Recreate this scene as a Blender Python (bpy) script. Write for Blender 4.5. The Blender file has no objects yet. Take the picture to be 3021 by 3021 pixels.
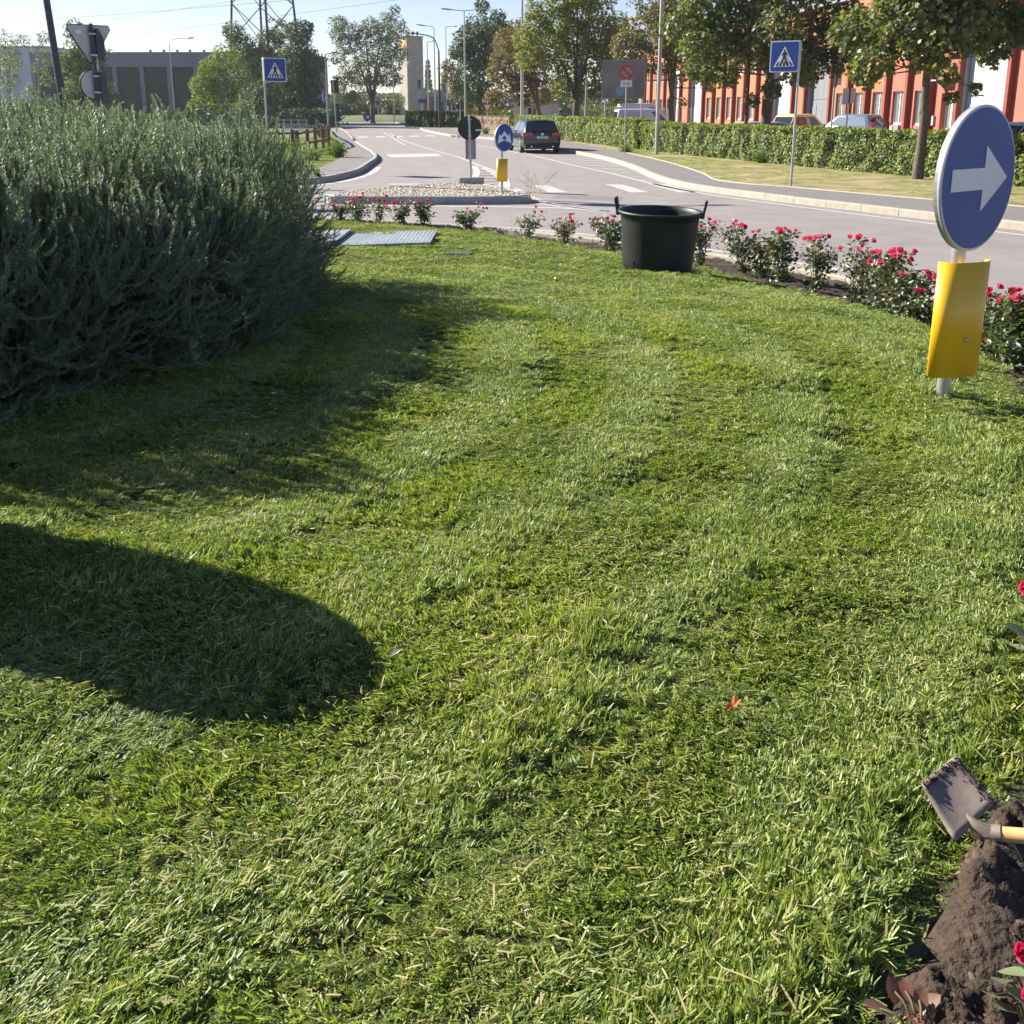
import bpy, math, random
import numpy as np
from mathutils import Vector, Matrix, noise as mnoise
R = math.radians
rnd = random.Random(7)
rs = np.random.RandomState(11)

# ------------------------------------------------------------------ camera, sky, sun, exposure
sc = bpy.context.scene
COL = sc.collection
cam_d = bpy.data.cameras.new('camera'); cam = bpy.data.objects.new('camera', cam_d); COL.objects.link(cam)
sc.camera = cam
cam.location = (0, 0, 2.0)
cam.rotation_euler = (R(90 - 14.79), 0, 0)
cam_d.sensor_width = 36; cam_d.sensor_height = 36; cam_d.sensor_fit = 'HORIZONTAL'
cam_d.lens = 36.0; cam_d.shift_y = -0.13
cam_d.clip_start = 0.05; cam_d.clip_end = 3000
SUN_EL = R(29.5); SH = Vector((0.872, -0.490, 0)).normalized()      # shadows fall along SH
w = bpy.data.worlds.new('World'); sc.world = w; w.use_nodes = True
nt = w.node_tree; bg = nt.nodes['Background']
sky = nt.nodes.new('ShaderNodeTexSky'); sky.sky_type = 'NISHITA'; sky.sun_disc = False
sky.sun_elevation = SUN_EL; sky.sun_rotation = math.atan2(-SH.x, -SH.y)
sky.air_density = 1.0; sky.dust_density = .1; sky.ozone_density = 2.2; sky.altitude = 120
tint = nt.nodes.new('ShaderNodeMix'); tint.data_type = 'RGBA'; tint.blend_type = 'MULTIPLY'; tint.inputs[0].default_value = 1.0; tint.inputs[7].default_value = (1.0, .92, 1.10, 1)
nt.links.new(sky.outputs[0], tint.inputs[6]); nt.links.new(tint.outputs[2], bg.inputs[0]); bg.inputs[1].default_value = 0.05
sd = bpy.data.lights.new('sun', 'SUN'); sd.energy = 5.0; sd.angle = R(0.53); sd.color = (1.0, 0.925, 0.80)
so = bpy.data.objects.new('sun', sd); COL.objects.link(so)
sdir = Vector((SH.x * math.cos(SUN_EL), SH.y * math.cos(SUN_EL), -math.sin(SUN_EL)))
so.rotation_euler = sdir.to_track_quat('-Z', 'Y').to_euler(); so.location = (-20, 15, 20)
sc.view_settings.view_transform = 'Standard'; sc.view_settings.look = 'None'
sc.view_settings.exposure = 1.5; sc.view_settings.gamma = 1.0; sc.view_settings.use_curve_mapping = False

# ------------------------------------------------------------------ helpers
def tag(o, label=None, cat=None, group=None, kind=None):
    if label: o['label'] = label
    if cat: o['category'] = cat
    if group: o['group'] = group
    if kind: o['kind'] = kind
    return o
def empty(name, loc, rz=0.0, label=None, cat=None, group=None):
    o = bpy.data.objects.new(name, None); COL.objects.link(o)
    o.location = loc; o.rotation_euler = (0, 0, rz); o.empty_display_size = .1
    return tag(o, label, cat, group)

class MB:
    """collects simple solids and links them as one mesh object"""
    def __init__(s): s.v = []; s.f = []; s.sm = []
    def add(s, vs, fs, smooth=False):
        n = len(s.v); s.v += [tuple(p) for p in vs]; s.f += [tuple(i + n for i in f) for f in fs]; s.sm += [smooth] * len(fs); return s
    def box(s, x0, x1, y0, y1, z0, z1, M=None):
        vs = [Vector(p) for p in ((x0,y0,z0),(x1,y0,z0),(x1,y1,z0),(x0,y1,z0),(x0,y0,z1),(x1,y0,z1),(x1,y1,z1),(x0,y1,z1))]
        if M is not None: vs = [M @ p for p in vs]
        return s.add(vs, [(0,3,2,1),(4,5,6,7),(0,1,5,4),(1,2,6,5),(2,3,7,6),(3,0,4,7)])
    def bbox(s, x0, x1, y0, y1, z0, z1, b=.01):
        """box with chamfered vertical and top edges"""
        lo = [(x0+b,y0),(x1-b,y0),(x1,y0+b),(x1,y1-b),(x1-b,y1),(x0+b,y1),(x0,y1-b),(x0,y0+b)]
        cx, cy = (x0+x1)/2, (y0+y1)/2
        def ring(z, k): return [(cx + (x-cx)*(1 - k/max(abs(x1-x0)/2,1e-6)), cy + (y-cy)*(1 - k/max(abs(y1-y0)/2,1e-6)), z) for x, y in lo]
        vs = ring(z0, 0) + ring(z1 - b, 0) + ring(z1, b)
        fs = [tuple(range(7, -1, -1)), tuple(range(16, 24))]
        for r in (0, 8):
            for i in range(8): fs.append((r+i, r+(i+1) % 8, r+8+(i+1) % 8, r+8+i))
        return s.add(vs, fs)
    def tube(s, pts, rad, n=8, caps=True, smooth=True):
        pts = [Vector(p) for p in pts]; m = len(pts)
        if not hasattr(rad, '__len__'): rad = [rad] * m
        vs = []; fs = []
        t0 = (pts[1] - pts[0]).normalized()
        a = Vector((0,0,1)) if abs(t0.z) < .9 else Vector((1,0,0))
        u = t0.cross(a).normalized()
        for i, p in enumerate(pts):
            t = (pts[min(i+1, m-1)] - pts[max(i-1, 0)]).normalized()
            u = (u - t * u.dot(t)).normalized(); w_ = t.cross(u)
            for k in range(n):
                an = 2*math.pi*k/n; vs.append(p + (u*math.cos(an) + w_*math.sin(an)) * rad[i])
        for i in range(m-1):
            for k in range(n): fs.append((i*n+k, i*n+(k+1) % n, (i+1)*n+(k+1) % n, (i+1)*n+k))
        s.add(vs, fs, smooth)
        if caps: s.add(vs[:n], [tuple(range(n-1, -1, -1))]); s.add(vs[-n:], [tuple(range(n))])
        return s
    def prism(s, poly, z0, z1, M=None):
        """polygon in XY (counter-clockwise) extruded along z"""
        n = len(poly); vs = [Vector((x, y, z0)) for x, y in poly] + [Vector((x, y, z1)) for x, y in poly]
        if M is not None: vs = [M @ p for p in vs]
        fs = [tuple(range(n-1, -1, -1)), tuple(range(n, 2*n))] + [(i, (i+1) % n, n+(i+1) % n, n+i) for i in range(n)]
        return s.add(vs, fs)
    def lathe(s, prof, n=32, M=None, smooth=True):
        vs = []; fs = []
        for r, z in prof:
            for k in range(n):
                a = 2*math.pi*k/n; p = Vector((r*math.cos(a), r*math.sin(a), z)); vs.append(M @ p if M is not None else p)
        for i in range(len(prof)-1):
            for k in range(n): fs.append((i*n+k, i*n+(k+1) % n, (i+1)*n+(k+1) % n, (i+1)*n+k))
        return s.add(vs, fs, smooth)
    def strip(s, L, Rr):
        """ribbon between two polylines of points"""
        n = len(L); return s.add(list(L) + list(Rr), [(i, i+1, n+i+1, n+i) for i in range(n-1)])
    def build(s, name, mat, parent=None, origin=None, **kw):
        me = bpy.data.meshes.new(name)
        v = s.v if origin is None else [(p[0]-origin[0], p[1]-origin[1], p[2]-origin[2]) for p in s.v]
        me.from_pydata(v, [], s.f); me.polygons.foreach_set('use_smooth', s.sm)
        if mat: me.materials.append(mat)
        me.update()
        o = bpy.data.objects.new(name, me); COL.objects.link(o)
        if parent is not None: o.parent = parent
        return tag(o, **kw)
def npmesh(name, V, F, mat, parent=None, attr=None, origin=None, link=True, **kw):
    """fast mesh from numpy arrays; F rows all of one size; attr = per-vertex floats called rnd"""
    V = np.asarray(V, np.float32)
    if origin is not None: V = V - np.asarray(origin, np.float32)
    F = np.asarray(F, np.int32); k = F.shape[1]
    me = bpy.data.meshes.new(name)
    me.vertices.add(len(V)); me.vertices.foreach_set('co', V.ravel())
    me.loops.add(F.size); me.loops.foreach_set('vertex_index', F.ravel())
    me.polygons.add(len(F)); me.polygons.foreach_set('loop_start', np.arange(0, F.size, k, dtype=np.int32))
    me.polygons.foreach_set('loop_total', np.full(len(F), k, np.int32))
    if attr is not None:
        a = me.attributes.new('rnd', 'FLOAT', 'POINT'); a.data.foreach_set('value', np.asarray(attr, np.float32))
    me.update(calc_edges=True)
    if mat: me.materials.append(mat)
    o = bpy.data.objects.new(name, me)
    if link: COL.objects.link(o)
    if parent is not None: o.parent = parent
    return tag(o, **kw)
def copy_tree(o, parent=None):
    c = o.copy(); COL.objects.link(c); c.parent = parent
    for ch in [x for x in bpy.data.objects if x.parent == o]: copy_tree(ch, c)
    return c
def cat(P, n=8):
    out = []; m = len(P); D = len(P[0])
    for i in range(m-1):
        p0 = P[max(i-1, 0)]; p1 = P[i]; p2 = P[i+1]; p3 = P[min(i+2, m-1)]
        for k in range(n):
            t = k/n
            out.append(tuple(.5*((2*p1[j])+(-p0[j]+p2[j])*t+(2*p0[j]-5*p1[j]+4*p2[j]-p3[j])*t*t+(-p0[j]+3*p1[j]-3*p2[j]+p3[j])*t**3) for j in range(D)))
    out.append(tuple(P[-1])); return out
def offset(P, d):
    """shift a 2D polyline sideways (left for d > 0)"""
    out = []
    for i, p in enumerate(P):
        a = P[max(i-1, 0)]; b = P[min(i+1, len(P)-1)]
        t = Vector((b[0]-a[0], b[1]-a[1])).normalized(); out.append((p[0]-t.y*d, p[1]+t.x*d))
    return out
def resample(P, step):
    P = [Vector(p[:2]) for p in P]; out = [P[0]]; acc = 0
    for a, b in zip(P[:-1], P[1:]):
        L = (b-a).length
        while acc + L >= step:
            t = (step-acc)/L; a = a + (b-a)*t; out.append(a.copy()); L = (b-a).length; acc = 0
        acc += L
    return [tuple(p) for p in out]
def text_mesh(name, txt, size, mat, parent, M, depth=.002):
    cu = bpy.data.curves.new(name, 'FONT'); cu.body = txt; cu.size = size; cu.extrude = depth; cu.align_x = 'CENTER'; cu.align_y = 'CENTER'
    tmp = bpy.data.objects.new(name, cu); COL.objects.link(tmp)
    bpy.context.view_layer.update()
    me = bpy.data.meshes.new_from_object(tmp.evaluated_get(bpy.context.evaluated_depsgraph_get()))
    bpy.data.objects.remove(tmp); bpy.data.curves.remove(cu)
    me.name = name; me.transform(M); me.materials.clear(); me.materials.append(mat)
    o = bpy.data.objects.new(name, me); COL.objects.link(o); o.parent = parent; return o

# ------------------------------------------------------------------ materials
def mat(name, col=(.5,.5,.5), rough=.6, metal=0.0, spec=.5, var=0.0, vs=8.0, bump=0.0, bs=40.0, col2=None, detail=4.0, coat=0.0, trans=0.0):
    m = bpy.data.materials.new(name); m.use_nodes = True; n = m.node_tree; b = n.nodes['Principled BSDF']
    b.inputs['Base Color'].default_value = (*col, 1); b.inputs['Roughness'].default_value = rough; b.inputs['Metallic'].default_value = metal
    b.inputs['Specular IOR Level'].default_value = spec; b.inputs['Coat Weight'].default_value = coat
    b.inputs['Transmission Weight'].default_value = trans
    if var or col2 or bump:
        tc = n.nodes.new('ShaderNodeTexCoord')
    if var or col2:
        nz = n.nodes.new('ShaderNodeTexNoise'); nz.inputs['Scale'].default_value = vs; nz.inputs['Detail'].default_value = detail; nz.inputs['Roughness'].default_value = .65
        n.links.new(tc.outputs['Object'], nz.inputs['Vector'])
        cr = n.nodes.new('ShaderNodeValToRGB')
        c2 = col2 or tuple(min(1, c*(1+var)) for c in col)
        c1 = col if col2 else tuple(c*(1-var) for c in col)
        cr.color_ramp.elements[0].position = .32; cr.color_ramp.elements[1].position = .68
        cr.color_ramp.elements[0].color = (*c1, 1); cr.color_ramp.elements[1].color = (*c2, 1)
        n.links.new(nz.outputs[0], cr.inputs[0]); n.links.new(cr.outputs[0], b.inputs['Base Color'])
    if bump:
        n2 = n.nodes.new('ShaderNodeTexNoise'); n2.inputs['Scale'].default_value = bs; n2.inputs['Detail'].default_value = 5
        n.links.new(tc.outputs['Object'], n2.inputs['Vector'])
        bp = n.nodes.new('ShaderNodeBump'); bp.inputs['Strength'].default_value = bump; bp.inputs['Distance'].default_value = .02
        n.links.new(n2.outputs[0], bp.inputs['Height']); n.links.new(bp.outputs[0], b.inputs['Normal'])
    return m
def leafmat(name, stops, transl=.45, rough=.45, patch=.8, pamt=.22, tcol=None, gloss=.12, second=0.0, s2=6.0):
    """leaf shader: colour from the per-leaf rnd value shifted by a position noise; thin and see-through to light"""
    m = bpy.data.materials.new(name); m.use_nodes = True; n = m.node_tree; N = n.nodes; L = n.links; N.clear()
    out = N.new('ShaderNodeOutputMaterial')
    at = N.new('ShaderNodeAttribute'); at.attribute_name = 'rnd'
    ge = N.new('ShaderNodeNewGeometry')
    nz = N.new('ShaderNodeTexNoise'); nz.inputs['Scale'].default_value = patch; nz.inputs['Detail'].default_value = 3
    L.new(ge.outputs['Position'], nz.inputs['Vector'])
    mm = N.new('ShaderNodeMath'); mm.operation = 'MULTIPLY_ADD'; mm.inputs[1].default_value = pamt*4; mm.inputs[2].default_value = -pamt*2
    L.new(nz.outputs[0], mm.inputs[0])
    ad = N.new('ShaderNodeMath'); ad.operation = 'ADD'; ad.use_clamp = True; L.new(at.outputs['Fac'], ad.inputs[0]); L.new(mm.outputs[0], ad.inputs[1])
    src = ad
    if second:
        n2 = N.new('ShaderNodeTexNoise'); n2.inputs['Scale'].default_value = s2; n2.inputs['Detail'].default_value = 2; L.new(ge.outputs['Position'], n2.inputs['Vector'])
        m2 = N.new('ShaderNodeMath'); m2.operation = 'MULTIPLY_ADD'; m2.inputs[1].default_value = second*4; m2.inputs[2].default_value = -second*2; L.new(n2.outputs[0], m2.inputs[0])
        a2 = N.new('ShaderNodeMath'); a2.operation = 'ADD'; a2.use_clamp = True; L.new(ad.outputs[0], a2.inputs[0]); L.new(m2.outputs[0], a2.inputs[1]); src = a2
    cr = N.new('ShaderNodeValToRGB'); L.new(src.outputs[0], cr.inputs[0]); e = cr.color_ramp.elements
    e[0].position = stops[0][0]; e[0].color = (*stops[0][1], 1); e[1].position = stops[-1][0]; e[1].color = (*stops[-1][1], 1)
    for p, c in stops[1:-1]:
        x = e.new(p); x.color = (*c, 1)
    df = N.new('ShaderNodeBsdfDiffuse'); L.new(cr.outputs[0], df.inputs[0])
    tr = N.new('ShaderNodeBsdfTranslucent')
    mc = N.new('ShaderNodeMix'); mc.data_type = 'RGBA'; mc.blend_type = 'MULTIPLY'; mc.inputs[0].default_value = 1.0
    L.new(cr.outputs[0], mc.inputs[6]); mc.inputs[7].default_value = (*(tcol or (1.25, 1.35, .55)), 1); L.new(mc.outputs[2], tr.inputs[0])
    mx = N.new('ShaderNodeMixShader'); mx.inputs[0].default_value = transl; L.new(df.outputs[0], mx.inputs[1]); L.new(tr.outputs[0], mx.inputs[2])
    gl = N.new('ShaderNodeBsdfGlossy'); gl.inputs['Roughness'].default_value = rough+.12; gl.inputs[0].default_value = (.9, .95, 1, 1)
    lw = N.new('ShaderNodeLayerWeight'); lw.inputs[0].default_value = .25
    fm = N.new('ShaderNodeMath'); fm.operation = 'MULTIPLY_ADD'; fm.inputs[1].default_value = gloss*.22; fm.inputs[2].default_value = gloss*.10; L.new(lw.outputs['Facing'], fm.inputs[0])
    m3 = N.new('ShaderNodeMixShader'); L.new(fm.outputs[0], m3.inputs[0]); L.new(mx.outputs[0], m3.inputs[1]); L.new(gl.outputs[0], m3.inputs[2])
    L.new(m3.outputs[0], out.inputs[0]); return m
ASPH = mat('asphalt', (.225,.205,.200), .85, var=.10, vs=.55, bump=.35, bs=120, detail=12)
def speckle(m, sc_=180, amt=.28, sc2=2.6, amt2=.16):
    n = m.node_tree; b = n.nodes['Principled BSDF']; src = b.inputs['Base Color'].links[0].from_socket; tc = n.nodes.new('ShaderNodeTexCoord'); last = src
    for s_, a_ in ((sc_, amt), (sc2, amt2)):
        q = n.nodes.new('ShaderNodeTexNoise'); q.inputs['Scale'].default_value = s_; q.inputs['Detail'].default_value = 4; n.links.new(tc.outputs['Object'], q.inputs['Vector'])
        mr = n.nodes.new('ShaderNodeMapRange'); mr.inputs[1].default_value = .3; mr.inputs[2].default_value = .7; mr.inputs[3].default_value = 1-a_; mr.inputs[4].default_value = 1+a_; n.links.new(q.outputs[0], mr.inputs[0])
        mx = n.nodes.new('ShaderNodeVectorMath'); mx.operation = 'SCALE'; n.links.new(last, mx.inputs[0]); n.links.new(mr.outputs[0], mx.inputs['Scale']); last = mx.outputs[0]
    n.links.new(last, b.inputs['Base Color'])
speckle(ASPH, 90, .22, 1.7, .09)
ASPH2 = mat('asphalt_path', (.165,.152,.148), .9, var=.12, vs=2.0, bump=.4, bs=90)
PAINT = mat('road_paint', (.42,.41,.40), .7, var=.28, vs=9)
PAINTO = mat('road_paint_worn', (.33,.325,.32), .8, var=.35, vs=7)
KERB = mat('kerb_concrete', (.33,.295,.24), .85, var=.14, vs=6, bump=.3, bs=60)
KERBG = mat('kerb_grey_stone', (.30,.30,.29), .8, var=.18, vs=5, bump=.3, bs=60)
CONC = mat('concrete', (.34,.33,.31), .85, var=.2, vs=4, bump=.3, bs=40)
GALV = mat('galvanised_steel', (.42,.43,.44), .42, metal=.75, var=.15, vs=12)
GALVD = mat('grey_painted_steel', (.25,.27,.29), .5, metal=.3, var=.12, vs=5)
DARKP = mat('dark_steel', (.045,.05,.06), .5, metal=.4, var=.2, vs=4)
RUST = mat('rusted_steel', (.10,.045,.03), .8, var=.35, vs=5)
BLUE = mat('sign_blue', (.004,.048,.25), .45, var=.07, vs=5)
WHITE = mat('sign_white', (.66,.67,.70), .4, var=.04, vs=5)
SILVER = mat('sign_rim_grey', (.45,.46,.48), .45, metal=.2)
YEL = mat('sign_yellow', (.74,.43,.012), .38, var=.04, vs=3, coat=.2)
BLACK = mat('sign_black', (.012,.014,.017), .5)
REDS = mat('sign_red', (.45,.02,.025), .45)
SBACK = mat('sign_back_grey', (.38,.38,.38), .5, metal=.35, var=.1, vs=4)
TUB = mat('dark_green_plastic', (.012,.016,.016), .5, spec=.35, var=.35, vs=3.5, bump=.08, bs=10)
WOODF = mat('weathered_brown_wood', (.13,.085,.06), .85, var=.3, vs=14, bump=.3, bs=30)
WOODL = mat('pale_fence_wood', (.33,.23,.17), .85, var=.3, vs=10)
HANDLE = mat('ash_wood_handle', (.60,.36,.15), .55, var=.18, vs=18)
BARK = mat('bark', (.105,.085,.066), .95, var=.45, vs=9, bump=.7, bs=25)
BARKL = mat('pale_bark', (.27,.235,.195), .9, var=.35, vs=7, bump=.5, bs=25)
VERGE = mat('verge_turf', (.12,.14,.035), .95, col2=(.36,.27,.14), vs=.9, bump=.5, bs=30)
FIELD = mat('field_turf', (.06,.10,.02), .95, col2=(.11,.13,.035), vs=.6, bump=.5, bs=20)
STUCCO_O = mat('orange_render', (.36,.135,.06), .85, var=.07, vs=1.2)
STUCCO_R = mat('coral_render', (.36,.108,.072), .85, var=.07, vs=1.2)
FIN_D = mat('brick_red_render', (.20,.045,.03), .8, var=.08, vs=2)
DOORW = mat('white_metal_door', (.46,.47,.52), .5, var=.03, vs=2)
DOORG = mat('grey_metal_door', (.16,.17,.19), .55, var=.05, vs=2)
FRAMEW = mat('white_window_frame', (.70,.70,.69), .5)
GLASSD = mat('window_glass', (.16,.19,.19), .08, spec=.8, var=.25, vs=1.5)
GLASSK = mat('dark_window_glass', (.018,.022,.022), .28, spec=.35, var=.6, vs=.35)
CONCB = mat('blue_grey_precast', (.215,.215,.26), .85, var=.06, vs=.6)
TOWERM = mat('tower_render', (.34,.30,.25), .9, var=.16, vs=1.1)
SOIL = mat('soil', (.020,.013,.008), .95, col2=(.072,.045,.028), vs=22, detail=8, bump=.9, bs=70)
CARBLK = mat('black_car_paint', (.012,.015,.022), .22, spec=.6, coat=.8)
CARGLS = mat('car_glass', (.02,.03,.035), .05, spec=.9)
CARGLL = mat('car_side_glass', (.20,.26,.33), .1, spec=.9)
TYRE = mat('tyre', (.02,.02,.021), .8)
RIM = mat('alloy_rim', (.55,.56,.58), .3, metal=.8)
TLIGHT = mat('tail_light', (.42,.012,.03), .2, coat=.6)
CHROME = mat('chrome', (.6,.6,.62), .18, metal=1)
PLATE = mat('plate_white', (.62,.63,.64), .5)
# ------------------------------------------------------------------ ground shapes
KP = [(-14,18.6),(-9,18.8),(-6,18.6),(-3.2,18.05),(-.5,16.85),(1.1,15.4),(2.7,13.6),(3.8,11.8),(4.5,10),(4.9,8),(5.0,6),(5.0,4),(4.9,2),(4.4,0),(3.2,-2.0),(0,-3.4),(-5,-4),(-10,-4)]
KK = np.array(cat(KP, 8))
LB = [(-9,18.2),(-4,17.6),(-2,17.0),(-.5,16.1),(.4,14.9),(1.0,13.6),(1.6,12.3),(2.25,11.1),(2.8,10.0),(3.05,8.9),(3.02,8.0),(2.85,6.6),(2.6,5.5),(2.36,4.6),(2.1,3.8),(1.82,3.0),(1.65,2.45),(1.35,1.88),(1.0,1.60),(.81,1.45),(.65,1.25),(.53,1.13),(.41,1.0),(.2,.6),(0,-.5),(-.5,-3)]
LBK = np.array(cat(LB, 6))
def sdist(X, Y, PL):
    """signed distance to a polyline, positive on its right-hand side (inside the roundabout)"""
    X = np.asarray(X, float).ravel(); Y = np.asarray(Y, float).ravel()
    best = np.full(len(X), 1e9); sg = np.ones(len(X))
    for a, b in zip(PL[:-1], PL[1:]):
        ab = b - a; L2 = (ab**2).sum() + 1e-12
        t = np.clip(((X-a[0])*ab[0] + (Y-a[1])*ab[1]) / L2, 0, 1)
        dx = X - a[0] - ab[0]*t; dy = Y - a[1] - ab[1]*t; d = np.hypot(dx, dy)
        s = ab[0]*(Y-a[1]) - ab[1]*(X-a[0])
        m = d < best; best = np.where(m, d, best); sg = np.where(m, np.where(s < 0, 1, -1), sg)
    return best*sg
def sst(t): t = np.clip(t, 0, 1); return t*t*(3-2*t)
_perm = rs.rand(256, 256)
def vnoise(X, Y, sc_):
    X = np.asarray(X, float)/sc_ + 57.3; Y = np.asarray(Y, float)/sc_ + 91.7
    xi = np.floor(X).astype(int); yi = np.floor(Y).astype(int); fx = sst(X-xi); fy = sst(Y-yi)
    g = lambda a, b: _perm[a % 256, b % 256]
    return (g(xi,yi)*(1-fx)+g(xi+1,yi)*fx)*(1-fy) + (g(xi,yi+1)*(1-fx)+g(xi+1,yi+1)*fx)*fy
def ground(X, Y, detail=True):
    X = np.asarray(X, float).ravel(); Y = np.asarray(Y, float).ravel()
    d = sdist(X, Y, KK); P = .82 - .40*sst((Y-4.5)/6.5)
    z = .1 + (P-.1)*sst((d-.3)/3.0)
    if detail:
        rho = np.hypot(X+4.5, Y-5.2)+.08*np.sin(Y*1.1)
        z = z - .022*np.exp(-(((rho % .62)-.3)/.045)**2)
        z = z + (vnoise(X+.6*Y, Y*.8, .30)-.5)*.042 + (vnoise(X, Y, .13)-.5)*.016
    return z
def gz(x, y): return float(ground([x], [y])[0])

# the wide ground, the road and everything flat outside the roundabout
MB().add([(-900,-200,-.012),(900,-200,-.012),(900,2200,-.012),(-900,2200,-.012)], [(0,1,2,3)]).build('ground', FIELD, kind='structure')
# right kerb line (road side), left kerb line
RK = cat([(-3.6,74),(-1.4,70),(.8,60),(2.2,52),(2.95,47.0),(3.7,42),(4.1,36),(4.15,31),(4.35,28),(4.9,25.6),(5.9,23.1),(6.8,21.2),(7.9,18.9),(9.2,16.2),(10.2,13),(10.8,8),(10.6,2),(9,-6)], 6)
LK = cat([(-26,150),(-18.2,111),(-13.4,86),(-9.6,64.5),(-7.6,54),(-6.1,46.5),(-5.35,41.5),(-5.05,37),(-4.85,33),(-5.0,30.6),(-5.4,28.8),(-6.6,27.3),(-9,25.4),(-12,22.8),(-15,19),(-17,14),(-18,6)], 6)
far_r = cat([(-17,152),(-12,128),(-9.2,106),(-8.3,98),(-5.8,84),(-4.4,77),(-3.6,74)], 6)
m = MB(); road_r = far_r + RK[1:]; 
m.prism([(p[0], p[1]) for p in LK] + [(-18,-8),(9,-8)] + [(p[0], p[1]) for p in reversed(road_r)], -.05, 0.0)
m.build('road', ASPH, kind='structure')
MB().prism([(-60,146),(60,146),(60,215),(-70,215)], -.05, -.004).build('far_junction_road', ASPH, kind='structure')
def slab(name, A_, B_, z, mt, low=-.05):
    """raised surface between two polylines"""
    n = len(A_); vs = [(p[0], p[1], z) for p in A_] + [(p[0], p[1], z) for p in B_] + [(p[0], p[1], low) for p in A_] + [(p[0], p[1], low) for p in B_]
    nb = len(B_); mb = MB()
    top = [tuple(range(0, n)) + tuple(range(n+nb-1, n-1, -1))]
    sides = [(i, i+1, n+nb+i+1, n+nb+i) for i in range(n-1)] + [(n+i, n+i+1, 2*n+nb+i+1, 2*n+nb+i) for i in range(nb-1)]
    return mb.add(vs, top+sides).build(name, mt, kind='structure')
def match(A_, n):
    P = resample(A_, .05); return [P[int(i*(len(P)-1)/(n-1))] for i in range(n)]
def ribbon(name, A_, B_, z, mt, **kw):
    n = 60; a = match(A_, n); b = match(B_, n)
    mb = MB(); mb.strip([(p[0],p[1],z) for p in a], [(p[0],p[1],z) for p in b]); mb.strip([(p[0],p[1],-.05) for p in a], [(p[0],p[1],z) for p in a]); mb.strip([(p[0],p[1],z) for p in b], [(p[0],p[1],-.05) for p in b])
    return mb.build(name, mt, kind='structure', **kw)
RKin = offset(RK, .16)
RB = cat([(-1.2,80),(1.1,71),(3.4,61),(4.4,53),(4.55,50),(5.0,45.6),(5.45,40),(5.65,36),(5.66,31),(5.5,28.2),(6.0,26.6),(6.9,25.4),(7.9,23.6),(8.9,21.9),(10.1,20.2),(12.2,16.5),(13.4,12),(13.8,6),(12.5,-4)], 6)
ribbon('right_pavement', RKin, RB, .13, ASPH2)
RBin = offset(RB, .09)
VB = cat([(4,84),(6.5,72),(8,62),(9,52),(10.5,44),(12.5,37),(15,30),(18,24),(21,17),(23,8),(22,-4)], 6)
ribbon('verge', RBin, VB, .12, VERGE)
VB2 = offset(VB, .02)
ribbon('car_park', VB2, [(60,110),(70,60),(75,0),(75,-10)], .05, ASPH)
LKin = offset(LK, -.16)
LBk = cat([(-29,151),(-20.6,112),(-15.3,90.5),(-11.5,69),(-8.9,55),(-7.3,47),(-6.75,41),(-6.3,35),(-6.45,31.5),(-7.4,29.7),(-9,28.2),(-12,26),(-15,23.5),(-19,19),(-22,14),(-24,6)], 6)
ribbon('left_pavement', LKin, LBk, .13, ASPH2)
ribbon('left_bank', offset(LBk, -.02), [(-120,160),(-110,110),(-100,80),(-90,50),(-80,30),(-70,6)], .10, FIELD)
# far pavement on the right beyond the bend
far_in = [(-10,152),(-8,128),(-6.6,110),(-5.0,98),(-2.4,86),(-.6,80),(-1.2,80)]
ribbon('far_right_pavement', offset(far_r, .16), [(-14,152),(-9.5,128),(-6.8,107),(-5.6,99),(-3.0,88),(-1.6,80),(-1.2,78.5)], .13, ASPH2)
ribbon('far_right_verge', [(-14.05,152),(-9.45,128),(-6.7,107),(-5.5,99),(-2.9,88),(-1.5,80.5),(-1.1,80)], [(20,160),(20,130),(18,110),(14,98),(10,90),(6,84.5),(4,84)], .11, VERGE)

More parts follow.
